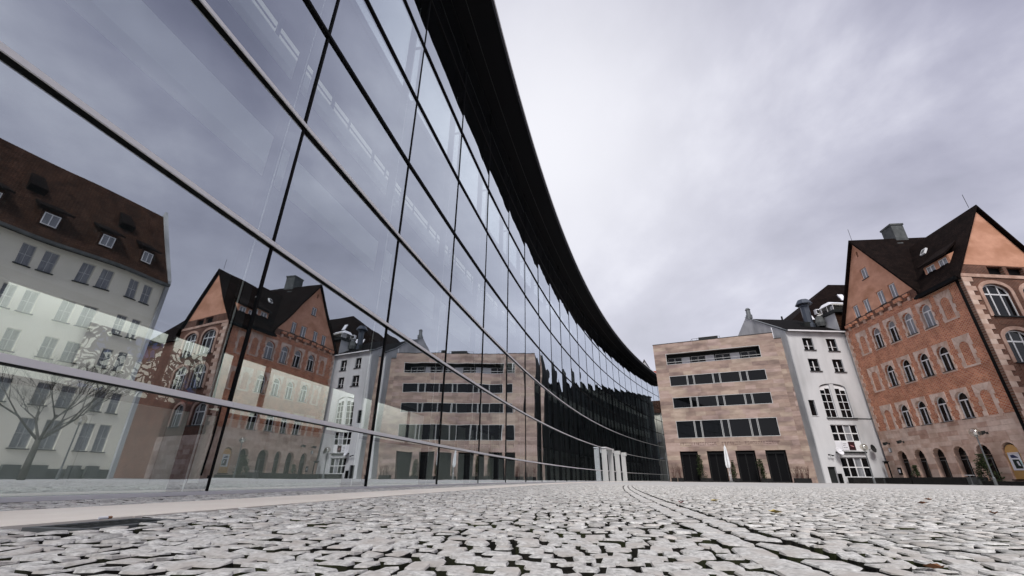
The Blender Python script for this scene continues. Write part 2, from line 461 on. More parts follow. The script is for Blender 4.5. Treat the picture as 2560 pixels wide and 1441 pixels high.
class MB:
    """collects polygons into one mesh"""
    def __init__(s):
        s.v, s.f, s.m = [], [], []

    def poly(s, pts, m=0):
        b = len(s.v)
        s.v += [tuple(p) for p in pts]
        s.f.append(tuple(range(b, b + len(pts))))
        s.m.append(m)
        return s

    def box(s, x0, x1, y0, y1, z0, z1, m=0):
        b = len(s.v)
        s.v += [(x0, y0, z0), (x1, y0, z0), (x1, y1, z0), (x0, y1, z0), (x0, y0, z1), (x1, y0, z1), (x1, y1, z1), (x0, y1, z1)]
        for q in ((0, 3, 2, 1), (4, 5, 6, 7), (0, 1, 5, 4), (1, 2, 6, 5), (2, 3, 7, 6), (3, 0, 4, 7)):
            s.f.append(tuple(b + i for i in q)); s.m.append(m)
        return s

    def hexa(s, lo, hi, m=0):
        """lo, hi: four points each (bottom loop, top loop)"""
        b = len(s.v)
        s.v += [tuple(p) for p in lo] + [tuple(p) for p in hi]
        for q in ((3, 2, 1, 0), (4, 5, 6, 7), (0, 1, 5, 4), (1, 2, 6, 5), (2, 3, 7, 6), (3, 0, 4, 7)):
            s.f.append(tuple(b + i for i in q)); s.m.append(m)
        return s

    def plate(s, outer, holes, y0, y1, m=0, back=False, mside=None):
        """flat plate in the x-z plane with holes, front at y0, sides back to y1"""
        ms = m if mside is None else mside
        loops = [[Vector((x, z, 0)) for x, z in lp] for lp in [outer] + list(holes)]
        flat = [p for lp in loops for p in lp]
        for yy in ((y0, y1) if back else (y0,)):
            b = len(s.v)
            s.v += [(p.x, yy, p.y) for p in flat]
            for tri in tessellate_polygon(loops):
                s.f.append(tuple(b + i for i in tri)); s.m.append(m)
        for lp in loops:
            n = len(lp)
            for i in range(n):
                a, c = lp[i], lp[(i + 1) % n]
                s.poly([(a.x, y0, a.y), (c.x, y0, c.y), (c.x, y1, c.y), (a.x, y1, a.y)], ms)
        return s

    def tube(s, p0, p1, r0, r1=None, n=6, m=0, caps=True):
        r1 = r0 if r1 is None else r1
        p0, p1 = Vector(p0), Vector(p1)
        d = (p1 - p0).normalized()
        a = d.orthogonal().normalized(); c = d.cross(a)
        b = len(s.v)
        for p, r in ((p0, r0), (p1, r1)):
            for i in range(n):
                t = 2 * math.pi * i / n
                s.v.append(tuple(p + (a * math.cos(t) + c * math.sin(t)) * r))
        for i in range(n):
            j = (i + 1) % n
            s.f.append((b + i, b + j, b + n + j, b + n + i)); s.m.append(m)
        if caps:
            s.f.append(tuple(b + i for i in reversed(range(n)))); s.m.append(m)
            s.f.append(tuple(b + n + i for i in range(n))); s.m.append(m)
        return s

    def lathe(s, prof, n=12, c=(0, 0, 0), m=0):
        b = len(s.v)
        for r, z in prof:
            for i in range(n):
                t = 2 * math.pi * i / n
                s.v.append((c[0] + r * math.cos(t), c[1] + r * math.sin(t), c[2] + z))
        for k in range(len(prof) - 1):
            for i in range(n):
                j = (i + 1) % n
                s.f.append((b + k * n + i, b + k * n + j, b + (k + 1) * n + j, b + (k + 1) * n + i)); s.m.append(m)
        return s

    def mesh(s, name, mats, smooth=False):
        me = bpy.data.meshes.new(name)
        me.from_pydata(s.v, [], s.f)
        for mt in (mats if isinstance(mats, (list, tuple)) else [mats]):
            me.materials.append(mt)
        me.polygons.foreach_set('material_index', s.m)
        if smooth:
            me.polygons.foreach_set('use_smooth', [True] * len(s.f))
        me.update()
        return me

    def build(s, name, mats, parent=None, loc=(0, 0, 0), rz=0.0, smooth=False):
        return place(s.mesh(name, mats, smooth), name, parent, loc, rz)


def rect(x0, x1, z0, z1):
    return [(x0, z0), (x1, z0), (x1, z1), (x0, z1)]


def arch(cx, w, z0, ztop, n=10, rise=None):
    """opening with a round (or flatter) head"""
    r = w / 2
    rise = r if rise is None else rise
    zs = ztop - rise
    pts = [(cx - r, z0), (cx + r, z0)]
    for i in range(n + 1):
        t = math.pi * i / n
        pts.append((cx + r * math.cos(t), zs + rise * math.sin(t)))
    return pts


def inset_arch(cx, w, z0, ztop, d, n=10, rise=None):
    r = w / 2
    rise = r if rise is None else rise
    return arch(cx, w - 2 * d, z0 + d, ztop - d, n, max(0.02, rise - (d if rise == r else d * .4)))


# ------------------------------------------------------------------ museum curve
S = 0.80
LB = 4.53 * S                      # bay length
RC = LB / 0.0169                   # radius of the facade
P1 = Vector((-4.36 * S, 6.77 * S))
TH1 = 0.203 - 0.0169 / 2
HC = 17.2                          # soffit height


def curve(s, d=0.0):
    """point on the facade curve at arc length s, d metres inside (negative: out in the plaza)"""
    th = TH1 + s / RC
    x = P1.x + RC * (math.cos(TH1) - math.cos(th))
    y = P1.y + RC * (math.sin(th) - math.sin(TH1))
    return Vector((x - math.cos(th) * d, y + math.sin(th) * d))


def head(s):
    return math.pi / 2 - (TH1 + s / RC)     # rotation of a local frame: x along the facade, y into the museum


def sweep(s0, s1, d0, d1, z0, z1, step=1.2, m=0, mb=None):
    """solid strip along the facade curve"""
    mb = mb or MB()
    n = max(1, int(round((s1 - s0) / step)))
    ss = [s0 + (s1 - s0) * i / n for i in range(n + 1)]
    A = [curve(s, d0) for s in ss]; B = [curve(s, d1) for s in ss]
    for i in range(n):
        a, a2, b, b2 = A[i], A[i + 1], B[i], B[i + 1]
        mb.poly([(a.x, a.y, z0), (a2.x, a2.y, z0), (a2.x, a2.y, z1), (a.x, a.y, z1)], m)
        mb.poly([(b.x, b.y, z0), (b.x, b.y, z1), (b2.x, b2.y, z1), (b2.x, b2.y, z0)], m)
        mb.poly([(a.x, a.y, z1), (a2.x, a2.y, z1), (b2.x, b2.y, z1), (b.x, b.y, z1)], m)
        mb.poly([(a.x, a.y, z0), (b.x, b.y, z0), (b2.x, b2.y, z0), (a2.x, a2.y, z0)], m)
    for a, b in ((A[0], B[0]), (A[-1], B[-1])):
        mb.poly([(a.x, a.y, z0), (b.x, b.y, z0), (b.x, b.y, z1), (a.x, a.y, z1)], m)
    return mb


# ------------------------------------------------------------------ museum
PANE0 = -0.010      # the ground pane left of the first mullion sits a little askew


def build_museum():
    root = empty('glass_museum', (0, 0, 0), label='long curved museum with a mirroring glass facade and black overhanging roof', cat='museum')
    b0, b1 = -5, 25
    zt = [0.0, 1.0] + [1.0 + 2.253 * k for k in range(1, 8)] + [HC]
    # panes: two shared meshes (ground row, standard) + top row
    def pane_mesh(h):
        g = 0.012
        x0, x1, z0, z1, t = g, LB - g, g, h - g, 0.028
        mb = MB()
        mb.poly([(x0, 0, z0), (x1, 0, z0), (x1, 0, z1), (x0, 0, z1)], 0)
        mb.poly([(x0, t, z0), (x0, t, z1), (x1, t, z1), (x1, t, z0)], 1)
        for q in ([(x0, 0, z0), (x0, t, z0), (x1, t, z0), (x1, 0, z0)], [(x0, 0, z1), (x1, 0, z1), (x1, t, z1), (x0, t, z1)],
                  [(x0, 0, z0), (x0, 0, z1), (x0, t, z1), (x0, t, z0)], [(x1, 0, z0), (x1, t, z0), (x1, t, z1), (x1, 0, z1)]):
            mb.poly(q, 1)
        return mb.mesh('glass_pane', [GLASS, GLASS_IN])
    pm = {}
    # transom: aluminium cap plate in front of a black body
    tm = MB()
    tm.box(0.004, LB - 0.004, -0.068, -0.046, -0.030, 0.030, 0)
    tb = MB().box(0.0, LB, -0.046, 0.07, -0.034, 0.026, 0)
    cap_me = tm.mesh('transom_cap', ALU)
    body_me = tb.mesh('transom', BLACK)
    mull_me = MB().box(-0.018, 0.018, -0.022, 0.0, 0.0, HC).box(-0.035, 0.035, 0.029, 0.09, 0.0, HC).mesh('mullion', BLACK)
    fin = MB()
    fin.box(-0.022, 0.022, 0.30, 0.52, 0.0, HC, 0)
    for z in zt[1:-1]:
        fin.box(-0.018, 0.018, 0.09, 0.30, z - 0.04, z + 0.04, 0)
    fin.box(-0.024, -0.008, 0.286, 0.30, 0.0, HC - 3, 1)
    fin.box(-0.018, 0.018, 0.09, 0.30, 0.0, 0.12, 0)
    fin_me = fin.mesh('steel_fin', [BLACK, ALU])
    sill_me = MB().box(0, LB, -0.05, 0.05, 0.0, 0.035).mesh('base_sill', ALU)
    for i in range(b0, b1):
        s0 = (i - 1) * LB
        a, c = curve(s0), curve(s0 + LB)
        rz = math.atan2(c.y - a.y, c.x - a.x)
        for k in range(len(zt) - 1):
            h = round(zt[k + 1] - zt[k], 3)
            if h not in pm:
                pm[h] = pane_mesh(h)
            yaw = rz + (PANE0 if (i == 0 and k == 0) else random.gauss(0, .0020))      # turned about its middle
            hx, hy = (a.x + c.x) / 2 - math.cos(yaw) * LB / 2, (a.y + c.y) / 2 - math.sin(yaw) * LB / 2
            place(pm[h], 'glass_pane', root, (hx, hy, zt[k])).rotation_euler = (random.gauss(0, .0010), 0, yaw)
            if 0 < k:
                tr = place(body_me, 'transom', root, (a.x, a.y, zt[k]), rz)
                if k <= 3:
                    place(cap_me, 'transom_cap', tr)
        place(sill_me, 'base_sill', root, (a.x, a.y, 0), rz)
        if not (14 <= i <= 16):
            pass
        place(mull_me, 'mullion', root, (a.x, a.y, 0), rz)
        place(fin_me, 'steel_fin', root, (a.x, a.y, 0), rz)
    e0, e1 = (b0 - 1) * LB, (b1 - 1) * LB
    # roof: black soffit slab with a thin light lip on its outer edge
    sweep(e0, e1, -1.42, 0.8, HC, HC + 0.45, 1.8).build('roof_soffit', SOFFIT, root)
    sweep(e0, e1, 3.95, 6.5, HC, HC + 0.45, 1.8).build('roof_slab', INT_GREY, root)
    sweep(e0, e1, 0.801, 3.949, HC + .35, HC + 0.38, 1.8).build('added_roof_light', GLASS_IN, root)  # glazing added and made wide to let sky light brighten the interior
    sweep(e0, e1, -1.49, -1.423, HC + 0.43, HC + 0.52, 1.8).build('roof_edge_trim', ALU, root)
    sweep(e0, e1, -1.46, -1.423, HC - 0.01, HC + 0.429, 1.8).build('roof_fascia', SOFFIT, root)
    sweep(e0, e1, -0.50, -0.47, HC - 0.02, HC - 0.002, 1.8).build('soffit_rail', DARKSTEEL, root)
    # interior: floor, gallery wall in strips, framed strip window low and high
    sweep(e0, e1, 0.06, 6.4, -0.05, 0.02, 1.8).build('interior_floor', INT_FLOOR, root)
    n = int((e1 - e0) / 1.36)
    for k in range(n):
        s0 = e0 + k * 1.36
        sweep(s0 + 0.008, s0 + 1.352, 4.0, 4.08, 0.021, 1.42, 2).build('wall_panel', INT_WHITE, root)
    sweep(e0, e1, 5.5, 5.6, 0.021, 4.3, 1.8).build('gallery_back_wall', INT_WHITE, root)
    sweep(e0, e1, 4.081, 5.499, 1.30, 1.40, 1.8).build('gallery_floor', INT_FLOOR, root)
    sweep(e0, e1, 4.301, 5.6, 4.301, 4.40, 1.8).build('gallery_ceiling', INT_WHITE, root)
    sweep(-14, 16, 4.35, 4.85, 4.26, 4.299, 1.8).build('luminous_ceiling', LUMI, root)
    sweep(e0, e1, 5.7, 5.8, 11.2, 14.1, 1.8).build('upper_back_wall', INT_WHITE, root)
    sweep(e0, e1, 4.31, 5.69, 11.2, 11.3, 1.8).build('upper_floor', INT_WHITE, root)
    sweep(e0, e1, 4.31, 5.69, 14.05, 14.15, 1.8).build('upper_ceiling', INT_WHITE, root)
    sweep(-14, 40, 4.35, 5.65, 14.0, 14.049, 1.8).build('luminous_ceiling', LUMI_SOFT, root)
    sweep(e0, e1, 3.94, 4.06, 1.421, 1.53, 1.8).build('gallery_bottom_rail', BLACK, root)
    sweep(e0, e1, 3.94, 4.06, 2.83, 2.98, 1.8).build('gallery_top_rail', BLACK, root)
    k = 0
    s = 2.25 - 2.72 * 8
    while s < 60:
        p = curve(s, 3.97)
        MB().box(-0.06, 0.06, 0, 0.08, 1.531, 2.829).build('gallery_post', BLACK, root, (p.x, p.y, 0), head(s))
        MB().box(-0.05, 0.05, 0, 0.08, 11.69, 12.85).build('upper_window_post', INT_GREY, root, (p.x, p.y, 0), head(s))
        MB().box(1.0, 1.05, 0.0, 0.06, 11.69, 12.85).box(0.05, 2.67, 0.02, 0.06, 12.2, 12.24).build('upper_window_bar', INT_GREY, root, (p.x, p.y, 0), head(s))
        s += 2.72
    sweep(e0, e1, 4.0, 4.3, 2.981, 7.6, 1.8).build('interior_wall', INT_GREY, root)
    sweep(e0, e1, 3.55, 4.3, 7.601, 8.5, 1.8).build('gallery_floor_edge', INT_WHITE, root)
    sweep(e0, e1, 4.0, 4.3, 8.501, 11.2, 1.8).build('interior_wall', INT_GREY, root)
    sweep(e0, e1, 3.75, 4.3, 11.201, 11.68, 1.8).build('gallery_sill', INT_WHITE, root)
    sweep(e0, e1, 4.0, 4.3, 12.86, 17.19, 1.8).build('interior_wall', INT_GREY, root)
    sweep(e0, e1, 0.56, 0.70, 13.9, 17.19, 1.8).build('added_dark_screen', SOFFIT, root)  # black screen added behind the top panes to keep them dark
    # end walls
    for s in (e0, e1):
        p = curve(s, 0.1)
        MB().box(-0.1, 0.1, 0, 6.4, 0.021, 17.19).build('end_wall', INT_GREY, root, (p.x, p.y, 0), head(s))
    # entrance portal frames standing out from the glass
    for i in (14, 15, 16):
        s0 = (i - 1) * LB
        p = curve(s0)
        mb = MB()
        mb.box(-0.07, 0.07, -0.26, -0.1, 0.0, 3.25, 0)
        mb.box(-0.05, 0.05, -0.62, -0.261, 0.0, 2.85, 0)
        mb.box(-0.10, 0.35, -0.74, -0.261, 2.851, 3.25, 0)
        mb.box(-1.2, -0.07, -0.20, -0.14, 1.0, 1.07, 0)
        mb.box(0.071, 0.10, -0.60, -0.25, 0.0, 2.84, 1)
        mb.build('portal_frame', [GREYFRAME, DARKSTEEL], root, (p.x, p.y, 0), head(s0))
    p = curve(12.1 * LB)
    MB().box(0.0, .12, -0.62, -0.12, 0.0, 3.05).build('portal_panel', GREYFRAME, root, (p.x, p.y, 0), head(12.2 * LB))
    MB().box(-0.05, 3.3, -.66, -0.12, 3.16, 3.26).build('portal_canopy', ALU, root, (p.x, p.y, 0), head(12.2 * LB))
    # painting hung in the lit strip
    p, q = curve(1.69, 5.42), curve(4.53, 5.42)
    o = MB().box(0, (q - p).length, -0.02, 0.03, 1.45, 3.0).build('painting', PAINTING, None, (p.x, p.y, 0), math.atan2(q.y - p.y, q.x - p.x))
    meta(o, 'wide white painting with black strokes and colour patches behind the museum glass', 'painting')


build_museum()


# ------------------------------------------------------------------ ground
def near_cell(x, y):
    if y < -1.0 or y > 19 or math.hypot(x, y) > 19.5:
        return False
    if x > 1.40 * max(y, 0) + 2.6:
        return False
    return True


def plaza():
    root = empty('cobbled_plaza', (0, 0, 0), kind='structure')
    # bed under the setts and paved sheet beyond them
    bed, far = MB(), MB()
    x0, x1, y0, y1 = -10, 30, -2, 20
    for ix in range(x0, x1):
        for iy in range(y0, y1):
            inside = near_cell(ix + .5, iy + .5)
            z = -0.050 if inside else -0.004
            q = [(ix, iy, z), (ix + 1, iy, z), (ix + 1, iy + 1, z), (ix, iy + 1, z)]
            (bed if inside else far).poly(q)
    X = [-500, x0, x1, 500]; Y = [-300, y0, y1, 900]
    for i in range(3):
        for j in range(3):
            if i == 1 and j == 1:
                continue
            far.poly([(X[i], Y[j], -0.004), (X[i + 1], Y[j], -0.004), (X[i + 1], Y[j + 1], -0.004), (X[i], Y[j + 1], -0.004)])
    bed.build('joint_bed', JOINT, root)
    far.build('paving', PLAZA, root)
    # sett shapes
    def sett(seed, n=8, near=True):
        r = random.Random(seed)
        out = []
        for i in range(n):
            t = 2 * math.pi * (i + .5) / n
            c, s_ = math.cos(t), math.sin(t)
            e = 0.46
            x = abs(c) ** e * (1 if c > 0 else -1); y = abs(s_) ** e * (1 if s_ > 0 else -1)
            out.append((0.5 * x * (1 + r.uniform(-.15, .06)), 0.5 * y * (1 + r.uniform(-.15, .06))))
        tx, ty = r.uniform(-.05, .05), r.uniform(-.05, .05)
        v = []
        for k_, (sca, z) in enumerate(((1.02, -0.06), (1.0, -0.005), (0.94, 0.0))):
            for x, y in out:
                jz = 0 if k_ == 0 else r.uniform(-.003, .002)
                v.append((x * sca, y * sca, z + jz + (0 if k_ == 0 else (x * tx + y * ty) * .1)))
        v.append((r.uniform(-.1, .1), r.uniform(-.1, .1), 0.0015))
        f = []
        for k_ in range(2):
            for i in range(n):
                j = (i + 1) % n
                f.append((k_ * n + i, k_ * n + j, (k_ + 1) * n + j, (k_ + 1) * n + i))
        for i in range(n):
            f.append((2 * n + i, 2 * n + (i + 1) % n, 3 * n))
        return np.array(v), f
    shapes = [sett(i) for i in range(14)]
    meshes = []
    for v, f in shapes:
        me = bpy.data.meshes.new('cobblestone')
        me.from_pydata([tuple(p) for p in v], [], f)
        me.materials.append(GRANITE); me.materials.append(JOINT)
        me.polygons.foreach_set('material_index', [1 if i < 8 else 0 for i in range(len(f))])  # side ring near-black: joint dirt plus painted shade of the gaps
        meshes.append(me)
    stones = []
    def lay(o0, o1, s0, s1, avoid=None):
        row = 0
        s = s0
        while s < s1:
            ph = random.random() * .1
            o = o0 + random.uniform(0, .006)
            while o < o1 - 0.05:
                wd = random.uniform(.058, .102)
                if o + wd > o1:
                    wd = o1 - o
                om = o + wd / 2
                sm = s + 0.16 * math.cos(2 * math.pi * om / 1.5) * (1 if o1 - o0 > 1.2 else 0) + random.uniform(-.009, .009)
                p = curve(sm, -om)
                if near_cell(math.floor(p.x) + .5, math.floor(p.y) + .5) and not (avoid and avoid(sm, om)):
                    stones.append((p.x, p.y, random.uniform(-.004, .003), head(sm) + random.uniform(-.08, .08), random.uniform(.067, .081), wd - random.uniform(.005, .013)))
                o += wd
            s += 0.082
            row += 1
    drain = lambda s_, o_: (-3.14 < s_ < -2.58 and 2.08 < o_ < 2.44)
    lay(0.07, 1.115, -7, 16)
    lay(2.088, 4.83, -7, 16, drain)
    lay(5.098, 30.0, -10, 26)
    # sort: the ones that show largest become objects of their own
    cp, sp_ = math.cos(R(24.047)), math.sin(R(24.047))
    def big(t):
        x, y, z = t[0], t[1], -CAM_H
        fw = y * cp + z * sp_
        if fw < .2: return -1
        u = x / fw * 1067; v_ = (-y * sp_ + z * cp) / fw * 1067
        if abs(u) > 1290 or abs(v_) > 735: return -1
        return t[4] * t[5] * CAM_H / (x * x + y * y) ** 1.5
    stones.sort(key=big, reverse=True)
    for k, (x, y, z, rz, l, wd) in enumerate(stones[:300]):
        o = place(meshes[k % 14], 'cobblestone', root, (x, y, z), rz)
        o.scale = (l, wd, 1)
    rest = stones[300:]
    V, F = [], []
    nv = len(shapes[0][0])
    f0 = shapes[0][1]
    A = np.array(rest)
    idx = rng.integers(0, 14, len(A))
    base = np.array([s_[0] for s_ in shapes])[idx]            # (n, nv, 3)
    c, s_ = np.cos(A[:, 3])[:, None], np.sin(A[:, 3])[:, None]
    lx, ly = base[:, :, 0] * A[:, 4][:, None], base[:, :, 1] * A[:, 5][:, None]
    W = np.stack([lx * c - ly * s_ + A[:, 0][:, None], lx * s_ + ly * c + A[:, 1][:, None], base[:, :, 2] + A[:, 2][:, None]], -1).reshape(-1, 3)
    offs = (np.arange(len(A)) * nv)
    quads = np.array([q for q in f0 if len(q) == 4])[8:]       # drop the buried lower ring
    low = np.array([q for q in f0 if len(q) == 4])[:8]
    quads = np.concatenate([low, quads])
    tris = np.array([q for q in f0 if len(q) == 3])
    Q = (quads[None] + offs[:, None, None]).reshape(-1, 4)
    T = (tris[None] + offs[:, None, None]).reshape(-1, 3)
    me = bpy.data.meshes.new('cobble_paving')
    me.vertices.add(len(W)); me.vertices.foreach_set('co', W.ravel())
    loops = np.concatenate([Q.ravel(), T.ravel()])
    me.loops.add(len(loops)); me.loops.foreach_set('vertex_index', loops)
    me.polygons.add(len(Q) + len(T))
    starts = np.concatenate([np.arange(len(Q)) * 4, len(Q) * 4 + np.arange(len(T)) * 3])
    me.polygons.foreach_set('loop_start', starts)
    me.polygons.foreach_set('material_index', np.concatenate([(np.arange(len(Q)) % len(quads) < 8).astype(np.int32), np.zeros(len(T), np.int32)]))  # same dark sides here, gap shade put into the colour
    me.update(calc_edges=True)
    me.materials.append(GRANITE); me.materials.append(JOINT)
    o = place(me, 'cobble_paving', root)
    o['kind'] = 'stuff'
    print('setts', len(stones))
    # beige stone band along the glass
    band = empty('stone_band', (0, 0, 0), kind='structure')
    s = -9.0
    while s < 60:
        sweep(s + .003, s + 1.597, -2.08, -1.12, -0.06, 0.004, .8).build('paving_slab', BEIGE, band)
        s += 1.6
    # gutter: two rows of long granite slabs
    gut = empty('gutter_row', (0, 0, 0), kind='structure')
    for row, (oa, ob) in enumerate(((4.838, 4.965), (4.972, 5.10))):
        s = -7.0 + .13 * row
        while s < 22:
            l = random.uniform(.12, .24)
            v, f = sett(900 + int(s * 50) + row)
            gw_ = random.uniform(.90, 1.03)
            me = bpy.data.meshes.new('gutter_slab')
            me.from_pydata([(p[0] * (l - .012), p[1] * (ob - oa) * gw_, p[2] * (1.0 if p[2] < 0 else .5) - .004) for p in v], [], f)
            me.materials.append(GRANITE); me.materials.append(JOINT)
            me.polygons.foreach_set('material_index', [1 if i < 8 else 0 for i in range(len(f))])  # slab sides dark too: dirt and painted joint shade
            q = curve(s + l / 2, -(oa + ob) / 2)
            place(me, 'gutter_slab', gut, (q.x, q.y, random.uniform(-.006, 0)), head(s) + random.uniform(-.02, .02))
            s += l
    # drain grate beside the band
    p = curve(-2.86, -2.262)
    g = empty('drain_grate', (p.x, p.y, 0), head(-2.86), label='iron drain grate set in the cobbles beside the beige stone band', cat='drain grate')
    fr = MB()
    fr.plate([(-.24, -.145), (.24, -.145), (.24, .145), (-.24, .145)], [[(-.205, -.115), (.205, -.115), (.205, .115), (-.205, .115)]], 0.0, 0.05, back=True)
    fr.v = [(x, z, -y - 0.002) for x, y, z in fr.v]
    fr.build('grate_frame', LAMPGREY, g)
    for k in range(9):
        x = -.18 + k * .045
        MB().box(x - .010, x + .010, -.114, .114, -.025, -.003).build('grate_bar', DARKSTEEL, g)
    MB().box(-.204, .204, -.010, .010, -.020, -.0035).build('grate_spine', DARKSTEEL, g)
    MB().box(-.204, .204, -.114, .114, -.065, -.06).build('grate_pit', SOFFIT, g)
    q = curve(-2.80, -2.15)
    st = MB().tube((-.03, 0, .012), (.008, .004, .012), .006, n=7, m=0).tube((.008, .004, .012), (.026, .006, .012), .006, n=7, m=1)
    meta(st.build('cigarette_butt', [SIGNWHITE, LEAFBR[0]], None, (q.x, q.y, 0), 1.2), 'pale cigarette butt lying on the iron drain grate', 'cigarette butt')
    # dry leaves
    spots = [((4.90, 5.56), 0, 'brown curled dry leaf on the cobbles beyond the gutter, upper of two'), ((3.99, 4.61), 0, 'small brown dry leaf on the cobbles just below left of another brown leaf'),
             ((1.55, 4.32), 2, 'small reddish dry leaf on the cobbles at the far end of the gutter'), ((2.03, 4.73), 1, 'yellow dry leaf on the cobbles right of the reddish one'),
             ((1.72, 3.11), 1, 'pale yellow dry leaf on the cobbles beside the gutter line'), ((3.23, 3.2), 0, 'dark brown leaf on the cobbles near the right edge of the picture'), ((1.03, 1.22), 0, 'pale brown leaf caught in the gutter joint at the bottom of the picture')]
    for k, ((x, y), mi, lab) in enumerate(spots):
        mb = MB()
        sc_ = 0.04 if k < 6 else .022
        pr = [(-1, 0, .2), (-.5, .42, .35), (.2, .5, .5), (.8, .2, .25), (1.1, 0, .5), (.8, -.25, .3), (.1, -.5, .55), (-.55, -.4, .3)]
        for i in range(8):
            a, b_ = pr[i], pr[(i + 1) % 8]
            mb.poly([(a[0] * sc_, a[1] * sc_, a[2] * sc_), (b_[0] * sc_, b_[1] * sc_, b_[2] * sc_), (0, 0, .05 * sc_)])
            mb.poly([(a[0] * sc_, a[1] * sc_, a[2] * sc_ - .0015), (0, 0, .05 * sc_ - .0015), (b_[0] * sc_, b_[1] * sc_, b_[2] * sc_ - .0015)])
        meta(mb.build('dry_leaf', LEAFBR[mi], None, (x, y, .004), random.uniform(0, 6)), lab, 'leaf', 'dry leaves on the cobbles')


plaza()


# ------------------------------------------------------------------ sandstone building
def slabs(root, zs, x_0, x_1, holes, mats, name, y0=-.04, lmin=1.0, lmax=2.0, gap=.006, weights=None, dy=.006):
    """individual facing stones in courses, left out over the openings (holes: x0,x1,z0,z1)"""
    for a, b in zip(zs[:-1], zs[1:]):
        segs = [(x_0, x_1)]
        for hx0, hx1, hz0, hz1 in holes:
            if hz0 < b - .02 and hz1 > a + .02:
                ns = []
                for s0, s1 in segs:
                    if hx1 <= s0 or hx0 >= s1:
                        ns.append((s0, s1)); continue
                    if hx0 > s0: ns.append((s0, hx0))
                    if hx1 < s1: ns.append((hx1, s1))
                segs = ns
        for s0, s1 in segs:
            L = s1 - s0
            if L < .04: continue
            cuts = [s0]
            while s1 - cuts[-1] > lmax:
                cuts.append(cuts[-1] + random.uniform(lmin, min(lmax, max(lmin + .01, s1 - cuts[-1] - lmin * .5))))
            cuts.append(s1)
            for c0, c1 in zip(cuts[:-1], cuts[1:]):
                m = random.choices(mats, weights)[0]
                MB().box(c0 + gap / 2, c1 - gap / 2, y0 + random.uniform(-dy, dy), 0.03, a + gap / 2, b - gap / 2).build(name, m, root)


def courses(*levels):
    out = [levels[0][0]]
    for z0, z1, n in levels:
        out += [z0 + (z1 - z0) * (i + 1) / n for i in range(n)]
    return out


